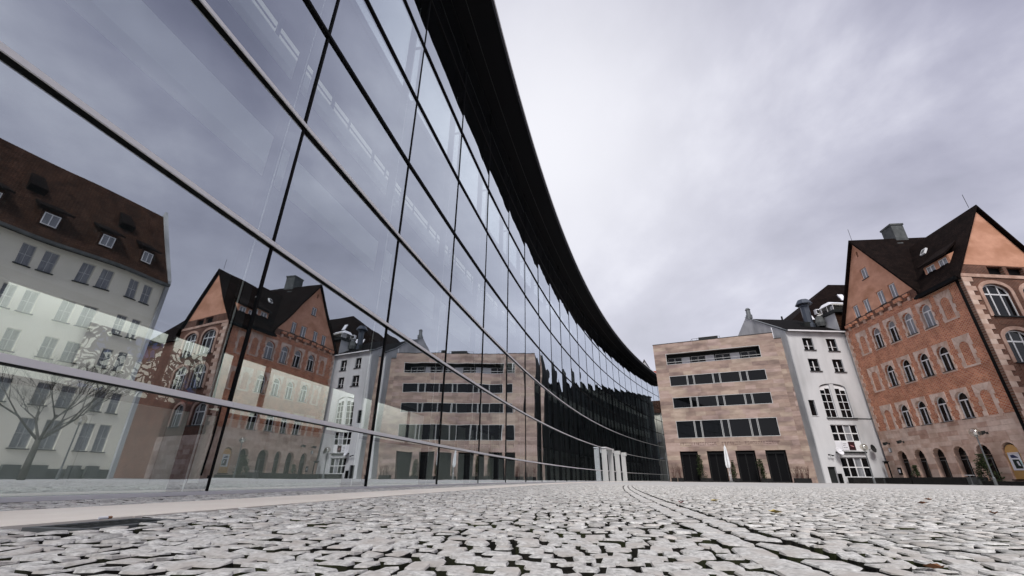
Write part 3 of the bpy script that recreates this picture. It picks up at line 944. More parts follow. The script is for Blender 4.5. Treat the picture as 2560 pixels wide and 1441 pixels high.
def sandstone():
    rz = math.atan2(-0.41599, 0.90937)
    root = empty('sandstone_building', (19.19, 56.1, 0), rz, label='square flat-roofed sandstone building with wide strip windows and four black doorways', cat='building')
    W, D, H = 14.2, 13.0, 16.85
    bands = [(1.56, 12.54, 4.85, 6.90), (1.56, 12.54, 8.44, 9.76), (1.56, 12.54, 11.20, 12.50)]
    log = (1.48, 12.5, 14.0, 15.48)
    doors = [(1.52, 3.53), (4.55, 6.42), (7.6, 9.62), (10.65, 12.67)]
    ops = bands + [log] + [(a, b, 0.0, 3.36) for a, b in doors]
    core = MB()
    core.plate(rect(0.0, W, 0, H), [rect(*o) if o[2] > 0 else [(o[0], 0.01), (o[1], 0.01), (o[1], o[3]), (o[0], o[3])] for o in ops], 0.0, 0.55)
    core.box(0.0, .3, .55, D, 0, H, 1).box(W - .3, W, .55, D, 0, H).box(.3, W - .3, D - .3, D, 0, H).box(.3, W - .3, .56, D - .3, H - .5, H - .25)
    core.build('wall', [SAND[3], ALLEY], root)  # ALLEY on the left side wall paints in the alley's deep shade
    zs = courses((0, 3.36, 7), (3.36, 4.85, 3), (4.85, 6.9, 4), (6.9, 8.44, 3), (8.44, 9.76, 3), (9.76, 11.2, 3), (11.2, 12.5, 3), (12.5, 14.0, 3), (14.0, 15.48, 3), (15.48, 16.85, 3))
    slabs(root, zs, 0.0, W, ops, SAND, 'stone_slab', weights=[5, 4, 3, 2, 4, 3])
    MB().box(-.03, W + .03, -.06, .3, H, H + .07).build('parapet_cap', DARKSTEEL, root)
    # strip windows
    mulls = [3.68, 4.45, 6.71, 7.48, 9.76, 10.53]
    for bi, (x0, x1, z0, z1) in enumerate(bands):
        fr = MB()
        fr.plate(rect(x0, x1, z0, z1), [rect(x0 + .05, x1 - .05, z0 + .05, z1 - .05)], -.055, .12)
        for m_ in mulls:
            fr.box(m_ - .085, m_ - .045, -.05, .12, z0 + .05, z1 - .05).box(m_ + .045, m_ + .085, -.05, .12, z0 + .05, z1 - .05)
            fr.box(m_ - .044, m_ + .044, .03, .12, z0 + .05, z1 - .05, 1)
        f = fr.build('strip_window', [GREYFRAME, LAMPGREY], root)
        ed = [x0 + .05] + [e for m_ in mulls for e in (m_ - .085, m_ + .085)] + [x1 - .05]
        for a, b in zip(ed[0::2], ed[1::2]):
            cx_, hz_ = (a + b) / 2, (z0 + z1) / 2
            MB().box(a - cx_, b - cx_, -.015, .015, z0 + .05 - hz_, z1 - .05 - hz_).build('pane', STRIPGLASS, f, (cx_, .075, hz_)).rotation_euler = (random.gauss(0, .012), 0, random.gauss(0, .012))
        # dark run-off stains below the mullion feet
    # top loggia
    x0, x1, z0, z1 = log
    lg = MB()
    lg.plate(rect(x0, x1, z0, z1), [rect(x0 + .05, x1 - .05, z0 + .04, z1 - .05)], -.055, .1)
    lo = lg.build('loggia_frame', GREYFRAME, root)
    MB().box(x0 - .2, x1 + .2, 1.3, 1.4, z0 - .1, z1 + .1).box(x0, x1, .55, 1.3, z1, z1 + .1).box(x0, x1, .55, 1.3, z0 - .1, z0).build('loggia_back', DARKSTEEL, root)
    for a, b in ((3.35, 4.35), (6.2, 7.3), (9.2, 10.25)):
        MB().box(a, b, 1.22, 1.28, z0, z1 - .35).build('loggia_panel', SIGNWHITE, root)
    for a in (1.62, 2.5, 4.5, 5.4, 7.45, 8.35, 10.4, 11.3):
        wf = MB().plate(rect(a, a + .85, z0, z1 - .35), [rect(a + .05, a + .80, z0 + .05, z1 - .4)], 1.2, 1.28)
        wfo = wf.build('loggia_window', GREYFRAME, root)
        MB().box(a + .05, a + .8, 1.24, 1.26, z0 + .05, z1 - .4).build('pane', WINGLASS, wfo)
    MB().box(x0 + .05, x1 - .05, .02, .05, z0 + .32, z0 + .36).build('loggia_rail', GREYFRAME, root)
    for a, b in doors:
        MB().box(a - .1, b + .1, .50, .56, 0, 3.45).build('door_recess', SOFFIT, root)
        d = MB().plate(rect(a + .1, b - .1, 0.02, 3.2), [rect(a + .2, (a + b) / 2 - .05, .15, 3.0), rect((a + b) / 2 + .05, b - .2, .15, 3.0)], .38, .44)
        dr = d.build('door', DOORBLK, root)
        MB().box(a + .2, b - .2, .40, .42, .15, 3.0).build('pane', SOFFIT, dr)
    # raised lettering, too worn to read from here: separate small strokes
    x = 1.75
    r = random.Random(3)
    for x0, x1 in ((1.75, 5.9), (6.35, 8.35), (8.75, 12.45)):
        x = x0
        while x < x1 - .15:
            wl = r.uniform(.12, .24)
            mb = MB()
            k = r.randint(0, 3)
            if k == 0: mb.box(x, x + wl, -.07, -.045, 4.27, 4.33).box(x + wl * .4, x + wl * .4 + .045, -.07, -.045, 4.04, 4.27)
            elif k == 1: mb.box(x, x + .045, -.07, -.045, 4.04, 4.33).box(x + .045, x + wl, -.07, -.045, 4.28, 4.33)
            elif k == 2: mb.box(x, x + .045, -.07, -.045, 4.04, 4.33).box(x + wl - .045, x + wl, -.07, -.045, 4.04, 4.33).box(x + .045, x + wl - .045, -.07, -.045, 4.28, 4.33)
            else: mb.box(x, x + wl, -.07, -.045, 4.28, 4.33).box(x, x + wl, -.07, -.045, 4.04, 4.08)
            mb.build('wall_letter', LETTER, root)
            x += wl + r.uniform(.05, .1)
    # lower side part set back on the right
    MB().box(W + .002, W + 1.75, .72, 9, 0, 16.25).build('side_wall', SAND[5], root)
    zs2 = courses((0, 16.25, 30))
    o = empty('side_bay', (W + .002, .72, 0)); o.parent = root
    for a, b in zip(zs2[:-1], zs2[1:]):
        c = random.uniform(.6, 1.1)
        for c0, c1 in ((0, c), (c, 1.75)):
            MB().box(c0 + .003, c1 - .003, -.04 + random.uniform(-.008, .008), 0.02, a + .003, b - .003).build('stone_slab', random.choices(SAND, [3, 3, 3, 6, 2, 5])[0], o)
    MB().box(W, W + 1.75, .66, 2, 16.25, 16.33).build('parapet_cap', DARKSTEEL, root)
    # penthouse and railing on the roof
    MB().box(5.8, 8.2, 2.2, 6, H - .25, H + 1.05).build('roof_penthouse', DARKSTEEL, root)
    rl = MB()
    for xx in (5.0, 5.6, 6.4, 7.4, 8.4):
        rl.tube((xx, 1.5, H - .25), (xx, 1.5, H + .75), .02)
    rl.tube((5.0, 1.5, H + .75), (8.4, 1.5, H + .75), .02).tube((5.0, 1.5, H + .3), (8.4, 1.5, H + .3), .015).tube((5.0, 1.5, H + .75), (4.4, 1.5, H + .1), .02)
    rl.build('roof_railing', DARKSTEEL, root)
    return root


SANDB = sandstone()


def alley_annex():
    rz = math.atan2(-0.41599, 0.90937)
    x0, y0 = 19.19 + .41599 * 13.05, 56.1 + .90937 * 13.05
    root = empty('dark_annex', (x0, y0, 0), rz, label='long dark panelled building behind the sandstone building, mirrored far along the glass', cat='building')
    MB().box(0.05, 9, 0, 18.0, 0, 15.2).build('wall', ALLEY, root)
    y = .05
    k = 0
    while y < 17.6:
        wd = random.uniform(.5, 1.1)
        MB().box(-.06 - .05 * (k % 2), .049, y + .02, y + wd - .02, 3.4, 14.6 - (k % 3) * .25).build('cladding_panel', ALLEY2 if k % 3 == 1 else ALLEY, root)
        y += wd
        k += 1
    MB().box(-.1, 9.1, -.02, 18.1, 15.2, 15.35).build('parapet_cap', BLACK, root)


alley_annex()


# ------------------------------------------------------------------ window builders
def rect_window(parent, x0, x1, z0, z1, y=0.14, cols=2, rows=1, fmat=None, glass=None, fw=.06, bw=.05, name='window', midw=None):
    fmat = fmat or WHITEPAINT
    holes = []
    W_, H_ = x1 - x0, z1 - z0
    cw = (W_ - 2 * fw - (cols - 1) * bw) / cols
    rh = (H_ - 2 * fw - (rows - 1) * bw) / rows
    for i in range(cols):
        for j in range(rows):
            a = x0 + fw + i * (cw + bw); b = z0 + fw + j * (rh + bw)
            holes.append(rect(a, a + cw, b, b + rh))
    f = MB().plate(rect(x0, x1, z0, z1), holes, y, y + .06).build(name, fmat, parent)
    for h in holes:
        MB().poly([(h[0][0] - .01, y + .03, h[0][1] - .01), (h[1][0] + .01, y + .03, h[1][1] - .01), (h[2][0] + .01, y + .03, h[2][1] + .01), (h[3][0] - .01, y + .03, h[3][1] + .01)]).build('pane', glass or WINGLASS, f)
    return f


def copy_tree(o, parent, loc):
    c = o.copy()
    COL.objects.link(c)
    c.parent = parent
    c.location = loc
    for ch in o.children:
        d = ch.copy()
        COL.objects.link(d)
        d.parent = c
    return c


# ------------------------------------------------------------------ red brick building
def red_house():
    rz = math.atan2(-0.9945219, -0.10452846)
    root = empty('red_brick_building', (40.60, 49.9, 0), rz, label='tall red brick building with pink stone ground floor, arched windows and salmon gables', cat='building')
    W = 16.75
    X0 = .45
    wx = [5.22, 7.52, 9.85, 12.14]
    ax = [2.90, 5.22, 7.52, 9.85, 12.14, 14.45]
    rows = [(5.22, 7.46), (9.34, 11.56), (13.47, 15.68)]
    # brick wall with arched openings
    holes = [arch(x, 1.26, a, b) for x in wx for a, b in rows]
    MB().plate(rect(X0, W, 5.23, 16.75), holes, 0.0, .32).build('brick_wall', BRICK, root)
    # recess of the openings
    # stone ground floor
    aholes = [arch(x, 1.28, .35, 3.12) for x in ax]
    MB().plate(rect(X0, W, 0, 5.23), aholes, .02, .7, mside=0).build('ground_floor_wall', PINK[1], root)
    zs = courses((0, 1.3, 3), (1.3, 3.2, 4), (3.2, 5.2, 5))
    holes_r = [(x - .66, x + .66, .3, 2.5) for x in ax] + [(x - .50, x + .50, 2.5, 3.15) for x in ax]
    slabs(root, zs, X0, W, holes_r, PINK, 'ashlar_block', y0=-.02, lmin=.8, lmax=1.5, gap=.012, weights=[5, 4, 4, 2], dy=.004)
    # arch head rings of the ground floor
    for x in ax:
        ring = MB().plate(arch(x, 1.62, 2.30, 3.28, 12), [arch(x, 1.28, 2.31, 3.12, 12)], -.035, .05)
        ring.build('arch_ring', PINK[0], root)
        MB().box(x - .64, x + .64, .55, .62, .3, 3.1).build('arch_recess', SOFFIT, root)
    for x in ax[:5]:
        f = MB().box(x - .62, x + .62, .38, .44, 2.02, 2.08).box(x - .03, x + .03, .38, .44, .36, 2.02).box(x - .62, x + .62, .38, .44, .36, .44).build('ground_window', LAMPGREY, root)
        MB().poly([(x - .63, .42, .36), (x + .63, .42, .36), (x + .63, .42, 3.1), (x - .63, .42, 3.1)]).build('pane', WINGLASS, f)
    # window surrounds in stone with toothed sides, white arched windows
    def surround_outline(cx, z0, z1, hw):
        pts = [(cx - hw + .08, z0)]
        pts.append((cx + hw - .08, z0))
        zz = [z0 + (z1 - z0) * i / 5 for i in range(6)]
        for i in range(5):
            w_ = hw if i % 2 == 0 else hw - .14
            pts += [(cx + w_, zz[i] + (.0 if i else .001)), (cx + w_, zz[i + 1] - (.001 if i == 4 else 0))]
        pts += [(cx + hw - .1, z1), (cx - hw + .1, z1)]
        for i in reversed(range(5)):
            w_ = hw if i % 2 == 0 else hw - .14
            pts += [(cx - w_, zz[i + 1] - (.001 if i == 4 else 0)), (cx - w_, zz[i] + (.0 if i else .001))]
        return pts
    def stones(hw, ri, z0, zsp, zt, y0, y1):
        """outlines of the single stones of an arched surround"""
        out_ = [[(-hw + .06, z0), (hw - .06, z0), (hw - .06, z0 + .155), (-hw + .06, z0 + .155)]]
        n = 4
        for sgn in (-1, 1):
            for i in range(n):
                za, zb = z0 + .16 + (zsp - z0 - .16) * i / n, z0 + .16 + (zsp - z0 - .16) * (i + 1) / n
                w_ = hw if i % 2 == 0 else hw - .13
                out_.append([(sgn * ri, za + .005), (sgn * w_, za + .005), (sgn * w_, zb - .005), (sgn * ri, zb - .005)])
        def edge(t):
            c, q = math.cos(t), math.sin(t)
            k1 = hw / abs(c) if abs(c) > 1e-6 else 1e9
            k2 = (zt - zsp) / q if q > 1e-6 else 1e9
            k = min(k1, k2)
            return (c * k, zsp + q * k)
        m_ = 7
        corner = math.atan2(zt - zsp, hw)
        for i in range(m_):
            ta, tb = math.pi * i / m_ + .012, math.pi * (i + 1) / m_ - .012
            pts = [(ri * math.cos(ta + (tb - ta) * k / 3), zsp + ri * math.sin(ta + (tb - ta) * k / 3)) for k in range(4)]
            pts.append(edge(tb))
            for cr in (math.pi - corner, corner):
                if ta < cr < tb: pts.append(edge(cr))
            pts.append(edge(ta))
            out_.append(pts)
        return [MB().plate(o_, [], y0, y1).v and MB().plate(o_, [], y0, y1) for o_ in out_]
    def stone_set(*a):
        return [[mb_.mesh('surround_stone', p_) for p_ in PINK] for mb_ in stones(*a)]
    win_stones = stone_set(.86, .63, -.16, 1.595, 2.52, -.05, .30)
    blind_stones = stone_set(.86, .46, -.16, 1.54, 2.52, -.045, .0)
    def set_surround(name, sset, x, z):
        h = empty(name, (x, 0, z)); h.parent = root
        for ms_ in sset:
            place(random.choices(ms_, [5, 2, 6, 0])[0], 'surround_stone', h, (0, random.uniform(-.006, .0), 0))
    fr = MB()
    lp = inset_arch(0, 1.24, 0.01, 2.22, .07)
    fr.plate(arch(0, 1.24, .01, 2.22), [lp], .20, .28)
    fr.box(-.55, .55, .19, .27, 1.50, 1.60).box(-.05, .05, .19, .27, .08, 1.50).box(-.70, .70, -.09, .2, -.05, .008, 1)
    wmesh = fr.mesh('arched_window', [WHITEPAINT, DARKSTEEL])
    pl_lo = MB().poly([(-.56, .245, .07), (-.05, .245, .07), (-.05, .245, 1.5), (-.56, .245, 1.5)]).poly([(.05, .245, .07), (.56, .245, .07), (.56, .245, 1.5), (.05, .245, 1.5)])
    ptop = MB().poly([(x, .245, z) for x, z in arch(0, 1.12, 1.6, 2.15)[0:]])
    pm_dark, pm_cur = pl_lo.mesh('pane', WINGLASS), pl_lo.mesh('pane', CURTAIN)
    pt_dark, pt_cur = ptop.mesh('pane', WINGLASS), ptop.mesh('pane', CURTAIN)
    for ri, (a, b) in enumerate(rows):
        for ci, x in enumerate(wx):
            set_surround('window_surround', win_stones, x, a)
            wo = place(wmesh, 'arched_window', root, (x, 0, a))
            place(pm_cur if (ri == 2 and ci in (2, 3)) else pm_dark, 'pane', wo)
            place(pt_cur if ri == 2 else pt_dark, 'pane', wo)
    # blind arches
    for a, b in rows:
        for x in (2.90, 14.42):
            set_surround('blind_arch', blind_stones, x, a)
    # quoins at the left end, string of stones
    for k in range(26):
        z = 5.24 + k * .44
        l = .62 if k % 2 else .36
        MB().box(X0, X0 + l, -.05, .02, z + .006, z + .434).build('quoin', PINK[k % 4], root)
    # corbel zone under the gable
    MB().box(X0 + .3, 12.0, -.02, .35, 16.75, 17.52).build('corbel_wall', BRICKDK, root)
    for k in range(8):
        x = 1.1 + k * 1.36
        MB().box(x, x + .9 - (.3 if k % 2 else 0), -.30, -.021, 16.95 + .08 * (k % 2), 17.28).build('corbel', BRICK, root)
        MB().box(x + .35, x + .65, -.20, -.021, 16.55, 16.945).build('corbel_foot', PINK[3], root)
    # left gable
    gx, gz = 6.5, 25.75
    gh = [rect(6.05, 7.08, 21.12, 22.38), rect(2.98, 3.93, 17.58, 19.06), rect(4.83, 5.80, 17.55, 19.08), rect(7.17, 8.17, 17.55, 19.09), rect(8.99, 9.95, 17.57, 19.13), rect(6.42, 6.68, 23.85, 24.5)]
    MB().plate([(.95, 17.521), (12.05, 17.521), (gx, gz)], gh, -.03, .28).build('gable', SALMON, root)
    for h in gh[:5]:
        f = rect_window(root, h[0][0] + .02, h[1][0] - .02, h[0][1] + .02, h[2][1] - .02, .10, 2, 1, glass=CURTAIN, fw=.07, bw=.09)
        MB().box(h[0][0] - .06, h[1][0] + .06, -.10, .1, h[0][1] - .06, h[0][1] - .002).build('sill', DARKSTEEL, f)
    MB().box(6.40, 6.70, .15, .2, 23.8, 24.55).build('gable_slot', SOFFIT, root)
    # roofs: cross gable roof and main roof
    r = MB()
    e = .38
    th = .30
    for sgn in (-1, 1):
        xo = gx + sgn * 6.15
        zo = gz + .35 - 6.15 * 1.488
        r.hexa([(gx, -e, gz + .35 - th), (xo, -e, zo - th), (xo, 11, zo - th), (gx, 11, gz + .35 - th)], [(gx, -e, gz + .35), (xo, -e, zo), (xo, 11, zo), (gx, 11, gz + .35)])
    r.build('gable_roof', DKROOF, root)
    # right face frame: local x along that face
    ra = R(4.5) - rz
    ca, sa = math.cos(ra), math.sin(ra)
    rf = lambda u, z: (W + u * ca, u * sa, z)
    def out(p, k):     # push a point outwards from the right face
        return (p[0] + sa * k, p[1] - ca * k, p[2])
    e0 = out((W - .1, -.45, 16.45), .35); e1 = (12.5, -.45, 16.45)
    rr0 = out(rf(4.65, 24.05), .35); rr1 = (7.6, 4.55, 24.05)
    bb0 = out(rf(9.6, 16.2), .35); bb1 = (3.0, 9.6, 16.2)
    down = lambda p: (p[0], p[1], p[2] - .28)
    m = MB()
    m.hexa([down(e1), down(e0), down(rr0), down(rr1)], [e1, e0, rr0, rr1])
    rr1 = (3.0, 4.55, 24.05)
    m.hexa([down(rr1), down(rr0), down(bb0), down(bb1)], [rr1, rr0, bb0, bb1])
    m.build('main_roof', DKROOF, root)
    # gutter under the main eave and rain pipe at the corner
    MB().box(12.2, W + .1, -.62, -.40, 16.2, 16.42).box(12.2, W, -.42, .0, 16.3, 16.6).build('eave_gutter', BLACK, root)
    MB().tube((W - .35, -.12, .3), (W - .35, -.12, 16.2), .10, n=8).tube((W - .35, -.12, 16.2), (W - .2, -.5, 16.5), .10, n=8).build('rain_pipe', BLACK, root)
    # dormer with two windows
    dz0, dz1 = 17.95, 19.2
    dm = MB().plate(rect(12.65, 15.4, 17.6, 19.3), [rect(12.85, 13.85, dz0, dz1), rect(14.3, 15.25, dz0, dz1)], .95, 1.1)
    dm.poly([(12.65, .95, 17.6), (12.65, .95, 19.3), (12.65, 2.3, 19.9)]).poly([(15.4, .95, 17.6), (15.4, .95, 19.3), (15.4, 2.3, 19.9)])
    do = dm.build('dormer', SALMON, root)
    rect_window(root, 12.86, 13.84, dz0 + .01, dz1 - .01, 1.0, 2, 1, glass=CURTAIN, fw=.08, bw=.1)
    rect_window(root, 14.31, 15.24, dz0 + .01, dz1 - .01, 1.0, 2, 1, glass=CURTAIN, fw=.08, bw=.1)
    MB().hexa([(12.4, .6, 19.22), (15.65, .6, 19.22), (14.9, 3.4, 21.4), (13.1, 3.4, 21.4)], [(12.4, .6, 19.42), (15.65, .6, 19.42), (14.9, 3.4, 21.6), (13.1, 3.4, 21.6)]).build('dormer_roof', DKROOF, root)
    sk = MB().hexa([(10.75, 2.95, 21.55), (11.35, 2.95, 21.55), (11.35, 3.3, 22.15), (10.75, 3.3, 22.15)], [(10.75, 2.82, 21.65), (11.35, 2.82, 21.65), (11.35, 3.17, 22.25), (10.75, 3.17, 22.25)])
    sko = sk.build('skylight', WHITEPAINT, root)
    MB().poly([(10.85, 2.84, 21.75), (11.25, 2.84, 21.75), (11.25, 3.09, 22.17), (10.85, 3.09, 22.17)]).build('pane', WINGLASS, sko)
    # chimney
    MB().box(5.15, 6.75, 4.6, 5.9, 22.5, 27.75).box(5.08, 6.82, 4.52, 5.98, 27.75, 27.95).build('chimney', CHIM, root)
    MB().box(6.6, 7.2, 4.2, 4.8, 24, 25.2).build('chimney_stub', CHIM, root)
    for p in ((gx, 0, 26.1), (W - .2 + 4.5 * ca, 4.5 * sa, 24.05)):
        MB().tube(p, (p[0], p[1], p[2] + 1.5), .02, n=4).build('lightning_rod', DARKSTEEL, root)
    # side walls closing the body
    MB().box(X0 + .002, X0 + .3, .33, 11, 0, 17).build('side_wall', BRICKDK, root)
    # ---- right face
    F = empty('corner_front', (W, 0, 0), ra); F.parent = root
    big = [(2.78, 2.66, 12.95, 15.95), (2.78, 2.66, 9.0, 11.75), (6.6, 2.66, 12.95, 15.95), (6.6, 2.66, 9.0, 11.75), (2.78, 2.0, 5.4, 7.8), (6.6, 2.0, 5.4, 7.8)]
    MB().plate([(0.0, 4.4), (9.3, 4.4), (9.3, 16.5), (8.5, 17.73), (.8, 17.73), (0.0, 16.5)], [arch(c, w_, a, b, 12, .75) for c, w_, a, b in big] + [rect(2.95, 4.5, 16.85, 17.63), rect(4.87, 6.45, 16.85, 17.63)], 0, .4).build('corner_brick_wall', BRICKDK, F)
    MB().box(2.9, 6.5, .3, .36, 16.8, 17.7).build('recess_panel', BLACK, F)
    MB().box(0, 9.3, 0.0, .4, 0, 4.4).build('corner_base_wall', PINK[0], F)
    for c, w_, a, b in big:
        MB().plate(arch(c, w_ + .62, a - .05, b + .3, 12, 1.0), [arch(c, w_, a + .001, b, 12, .75)], -.05, .0).build('window_surround', PINK[3], F)
        cols = []
        f = MB().plate(arch(c, w_, a + .01, b - .01, 12, .74), [rect(c - w_ / 2 + .1, c - .52, a + .1, b - 1.02), rect(c - .42, c + .42, a + .1, b - 1.02), rect(c + .52, c + w_ / 2 - .1, a + .1, b - 1.02),
                       [(c - w_ / 2 + .12, b - .9), (c - .52, b - .9), (c - .52, b - .18), (c - w_ / 2 + .3, b - .45)], rect(c - .42, c + .42, b - .9, b - .12), [(c + .52, b - .9), (c + w_ / 2 - .12, b - .9), (c + w_ / 2 - .3, b - .45), (c + .52, b - .18)]], .2, .28).build('arched_window', WHITEPAINT, F)
        MB().poly([(x, .25, z) for x, z in arch(c, w_ - .08, a + .04, b - .05, 12, .7)]).build('pane', WINGLASS, f)
        MB().box(c - w_ / 2 - .1, c + w_ / 2 + .1, -.15, .2, a - .1, a - .003).build('sill', DARKSTEEL, f)
        if a > 8:
            MB().box(c - 1.2, c + 1.25, -.02, .1, a - .8, a - .12).build('apron_panel', BRICKDK, F)
    for k in range(28):
        z = 4.42 + k * .43
        l = .95 if k % 2 else .55
        MB().box(.0, l, -.06, .02, z + .006, z + .424).build('quoin', PINK[(k * 3) % 4], F)
    MB().box(0, 9.3, -.08, .02, 16.5, 16.8).build('string_course', PINK[3], F)
    MB().plate([(.85, 17.731), (8.45, 17.731), (4.65, 23.55)], [], -.02, .3).build('gable', SALMON, F)
    zs = courses((0, 4.4, 9))
    slabs(F, zs, 0, 9.3, [], PINK, 'ashlar_block', y0=-.03, lmin=.9, lmax=1.7, gap=.012)
    MB().box(9.02, 9.3, .41, 9, 0, 16.2).build('side_wall', BRICKDK, F)
    return root


RED = red_house()


# ------------------------------------------------------------------ white building
def white_house():
    rz = math.atan2(.42, 7.35)
    root = empty('white_building', (33.38, 49.42, 0), rz, label='narrow white plastered building with dark roof between the sandstone and red brick buildings', cat='building')
    W, H = 7.36, 16.8
    ops = {'a': (1.74, 3.0, 14.55, 16.02), 'b': (4.72, 5.96, 14.48, 16.0), 'c': (1.74, 3.0, 12.0, 13.47), 'd': (4.72, 5.96, 11.95, 13.45)}
    ar = (3.75, 3.2, 6.72, 10.56)
    small = (.43, 1.15, 6.9, 8.64)
    w2 = (2.2, 5.26, 3.28, 5.97)
    w1 = (2.28, 5.45, .62, 2.56)
    door = (.58, 1.48, .02, 1.62)
    holes = [rect(*o) for o in ops.values()] + [arch(ar[0], ar[1], ar[2], ar[3], 12, .5), rect(*small), rect(*w2), rect(*w1), rect(*door)]
    MB().plate(rect(0, W, 0, H), holes, 0, .3).build('wall', WHITEWALL, root)
    for o in ops.values():
        f = rect_window(root, o[0], o[1], o[2], o[3], .16, 2, 2, glass=WINGLASS, fw=.05, bw=.05, fmat=DARKSTEEL)
        MB().box((o[0] + o[1]) / 2 - .055, (o[0] + o[1]) / 2 + .055, .13, .159, o[2] + .1, o[3] - .3).build('centre_bar', WHITEPAINT, f)
        MB().box(o[0] + .05, o[1] - .05, .14, .158, o[2] + .48, o[2] + .52).build('cross_bar', WHITEPAINT, f)
        MB().box(o[0] - .12, o[1] + .14, -.12, .1, o[2] - .07, o[2] - .003).build('sill', DARKSTEEL, f)
    # big arched window, two lights either side of a white pier
    c, w_, a, b = ar
    MB().plate([(c - .25, a), (c + .25, a), (c + .25, b - .06), (c - .25, b - .06)], [], .04, .3).build('window_pier', WHITEWALL, root)
    for s in (-1, 1):
        x0, x1 = (c - 1.57, c - .27) if s < 0 else (c + .27, c + 1.57)
        hs = []
        for i in range(2):
            for j in range(4):
                cw = (x1 - x0 - .16) / 2
                xa = x0 + .05 + i * (cw + .06)
                za = a + .08 + j * .86
                zb = za + .80
                if j == 3: zb = za + (.62 if (i == 1) == (s < 0) else .42)
                hs.append(rect(xa, xa + cw, za, zb))
        f = MB().plate(arch(c, w_, a + .01, b, 12, .5) if False else [(x0, a + .01), (x1, a + .01), (x1, b - .08 if s < 0 else b - .38), (x0, b - .38 if s < 0 else b - .08)], hs, .16, .22).build('arched_window', WHITEPAINT, root)
        MB().poly([(x0 - .02, .2, a), (x1 + .02, .2, a), (x1 + .02, .2, b), (x0 - .02, .2, b)]).build('pane', WINGLASS, f)
    MB().box(c - 1.72, c + 1.85, -.16, .1, a - .09, a - .003).build('sill', DARKSTEEL, root)
    MB().box(c + 1.86, W, -.05, .0, a - .11, a - .03).build('ledge', DARKSTEEL, root)
    f = MB().box(small[0], small[1], .22, .27, small[2], small[3]).build('narrow_window', WINGLASS, root)
    MB().box(small[0] - .03, small[1] + .05, -.06, .2, small[2] - .05, small[2] - .003).build('sill', WHITEPAINT, f)
    # shop windows with glazing bars
    def grid(o, cols, rows_, skip=()):
        x0, x1, z0, z1 = o
        cw = (x1 - x0) / cols
        zz = [z0 + (z1 - z0) * q for q in rows_]
        hs = []
        for i in range(cols):
            for j in range(len(zz) - 1):
                if (i, j) in skip: continue
                hs.append(rect(x0 + i * cw + .05, x0 + (i + 1) * cw - .05, zz[j] + .05, zz[j + 1] - .05))
        f = MB().plate(rect(x0, x1, z0, z1), hs, .1, .17).build('shop_window', WHITEPAINT, root)
        for k, h in enumerate(hs):
            MB().poly([(x, .15, z) for x, z in h]).build('pane', CURTAIN if k in (4, 5) and cols == 4 else WINGLASS, f)
        return f
    grid(w2, 4, (0, .36, .66, 1), skip=((0, 0), (1, 0), (2, 0), (3, 0)))
    grid(w1, 4, (0, .5, 1))
    cw = (w2[1] - w2[0]) / 4
    MB().box(w2[0] - .25, w2[1] + .1, -.25, -.002, 3.02, 3.16).build('shelf', DARKSTEEL, root)
    MB().box(w2[0], w2[1], -.06, -.002, 2.62, 3.0).build('fascia', WHITEWALL, root)
    MB().box(door[0], door[1], .2, .27, 0.02, 1.62).build('door', DARKSTEEL, root)
    MB().box(door[1] + .0, door[1] + .3, -.25, -.01, .02, .95).build('meter_box', BLACK, root)
    # roof, gutter, firewall at the left end
    rz0, ry = 20.95, 7.0
    MB().hexa([(-.1, -.32, H - .02), (W, -.32, H - .02), (W, ry, rz0 - .2), (-.1, ry, rz0 - .2)], [(-.1, -.32, H + .12), (W, -.32, H + .12), (W, ry, rz0), (-.1, ry, rz0)]).hexa([(-.1, ry, rz0 - .2), (W, ry, rz0 - .2), (W, 13.5, H - .1), (-.1, 13.5, H - .1)], [(-.1, ry, rz0), (W, ry, rz0), (W, 13.5, H + .1), (-.1, 13.5, H + .1)]).build('roof', BLKROOF, root)
    MB().box(-.05, W - .05, -.44, -.33, H - .06, H + .10).build('gutter', ALU, root)
    fw = MB()
    prof = [(.002, 0), (13.3, 0), (13.3, H), (ry, rz0 + .12), (.002, H + .02)]
    for xx in (-.12, -.001):
        fw.poly([(xx, y, z) for y, z in prof])
    for i in range(5):
        (ya, za), (yb, zb) = prof[i], prof[(i + 1) % 5]
        fw.poly([(-.12, ya, za), (-.001, ya, za), (-.001, yb, zb), (-.12, yb, zb)])
    fw.build('firewall', GREYWALL, root)
    MB().hexa([(-.2, -.3, H + .0), (.05, -.3, H + .0), (.05, ry, rz0 + .13), (-.2, ry, rz0 + .13)], [(-.2, -.3, H + .1), (.05, -.3, H + .1), (.05, ry, rz0 + .23), (-.2, ry, rz0 + .23)]).build('verge_cap', LAMPGREY, root)
    MB().tube((-.2, 2.2, 15), (-.2, 2.2, 18.0), .06, n=6).build('downpipe', SIGNWHITE, root)
    MB().lathe([(0, 0), (.40, 0), (.42, .5), (.30, .55), (.28, 1.2), (.36, 1.3), (.2, 1.55), (0, 1.6)], 10, (.25, 6.7, rz0 - .1)).build('metal_flue', [LAMPGREY], root)
    # ventilation duct, unit and white roof storey with glass balustrade
    dx, dy = 5.35, 2.6
    MB().lathe([(.62, 0), (.62, .7), (.50, .85), (.50, 3.1), (.56, 3.15), (.56, 3.3), (.98, 3.45), (.98, 3.55), (.62, 4.1), (0, 4.15)], 8, (dx, dy, 18.0)).build('ventilation_duct', DUCT, root)
    MB().box(dx - 1.0, dx - .1, dy - .5, dy + .3, 17.8, 18.9).build('duct_base', DARKSTEEL, root)
    MB().box(6.5, 6.95, 2.2, 2.6, 20.1, 20.75).build('air_unit', SIGNWHITE, root)
    MB().box(6.57, 6.88, 2.18, 2.2, 20.2, 20.65).build('air_unit_grille', BLACK, root)
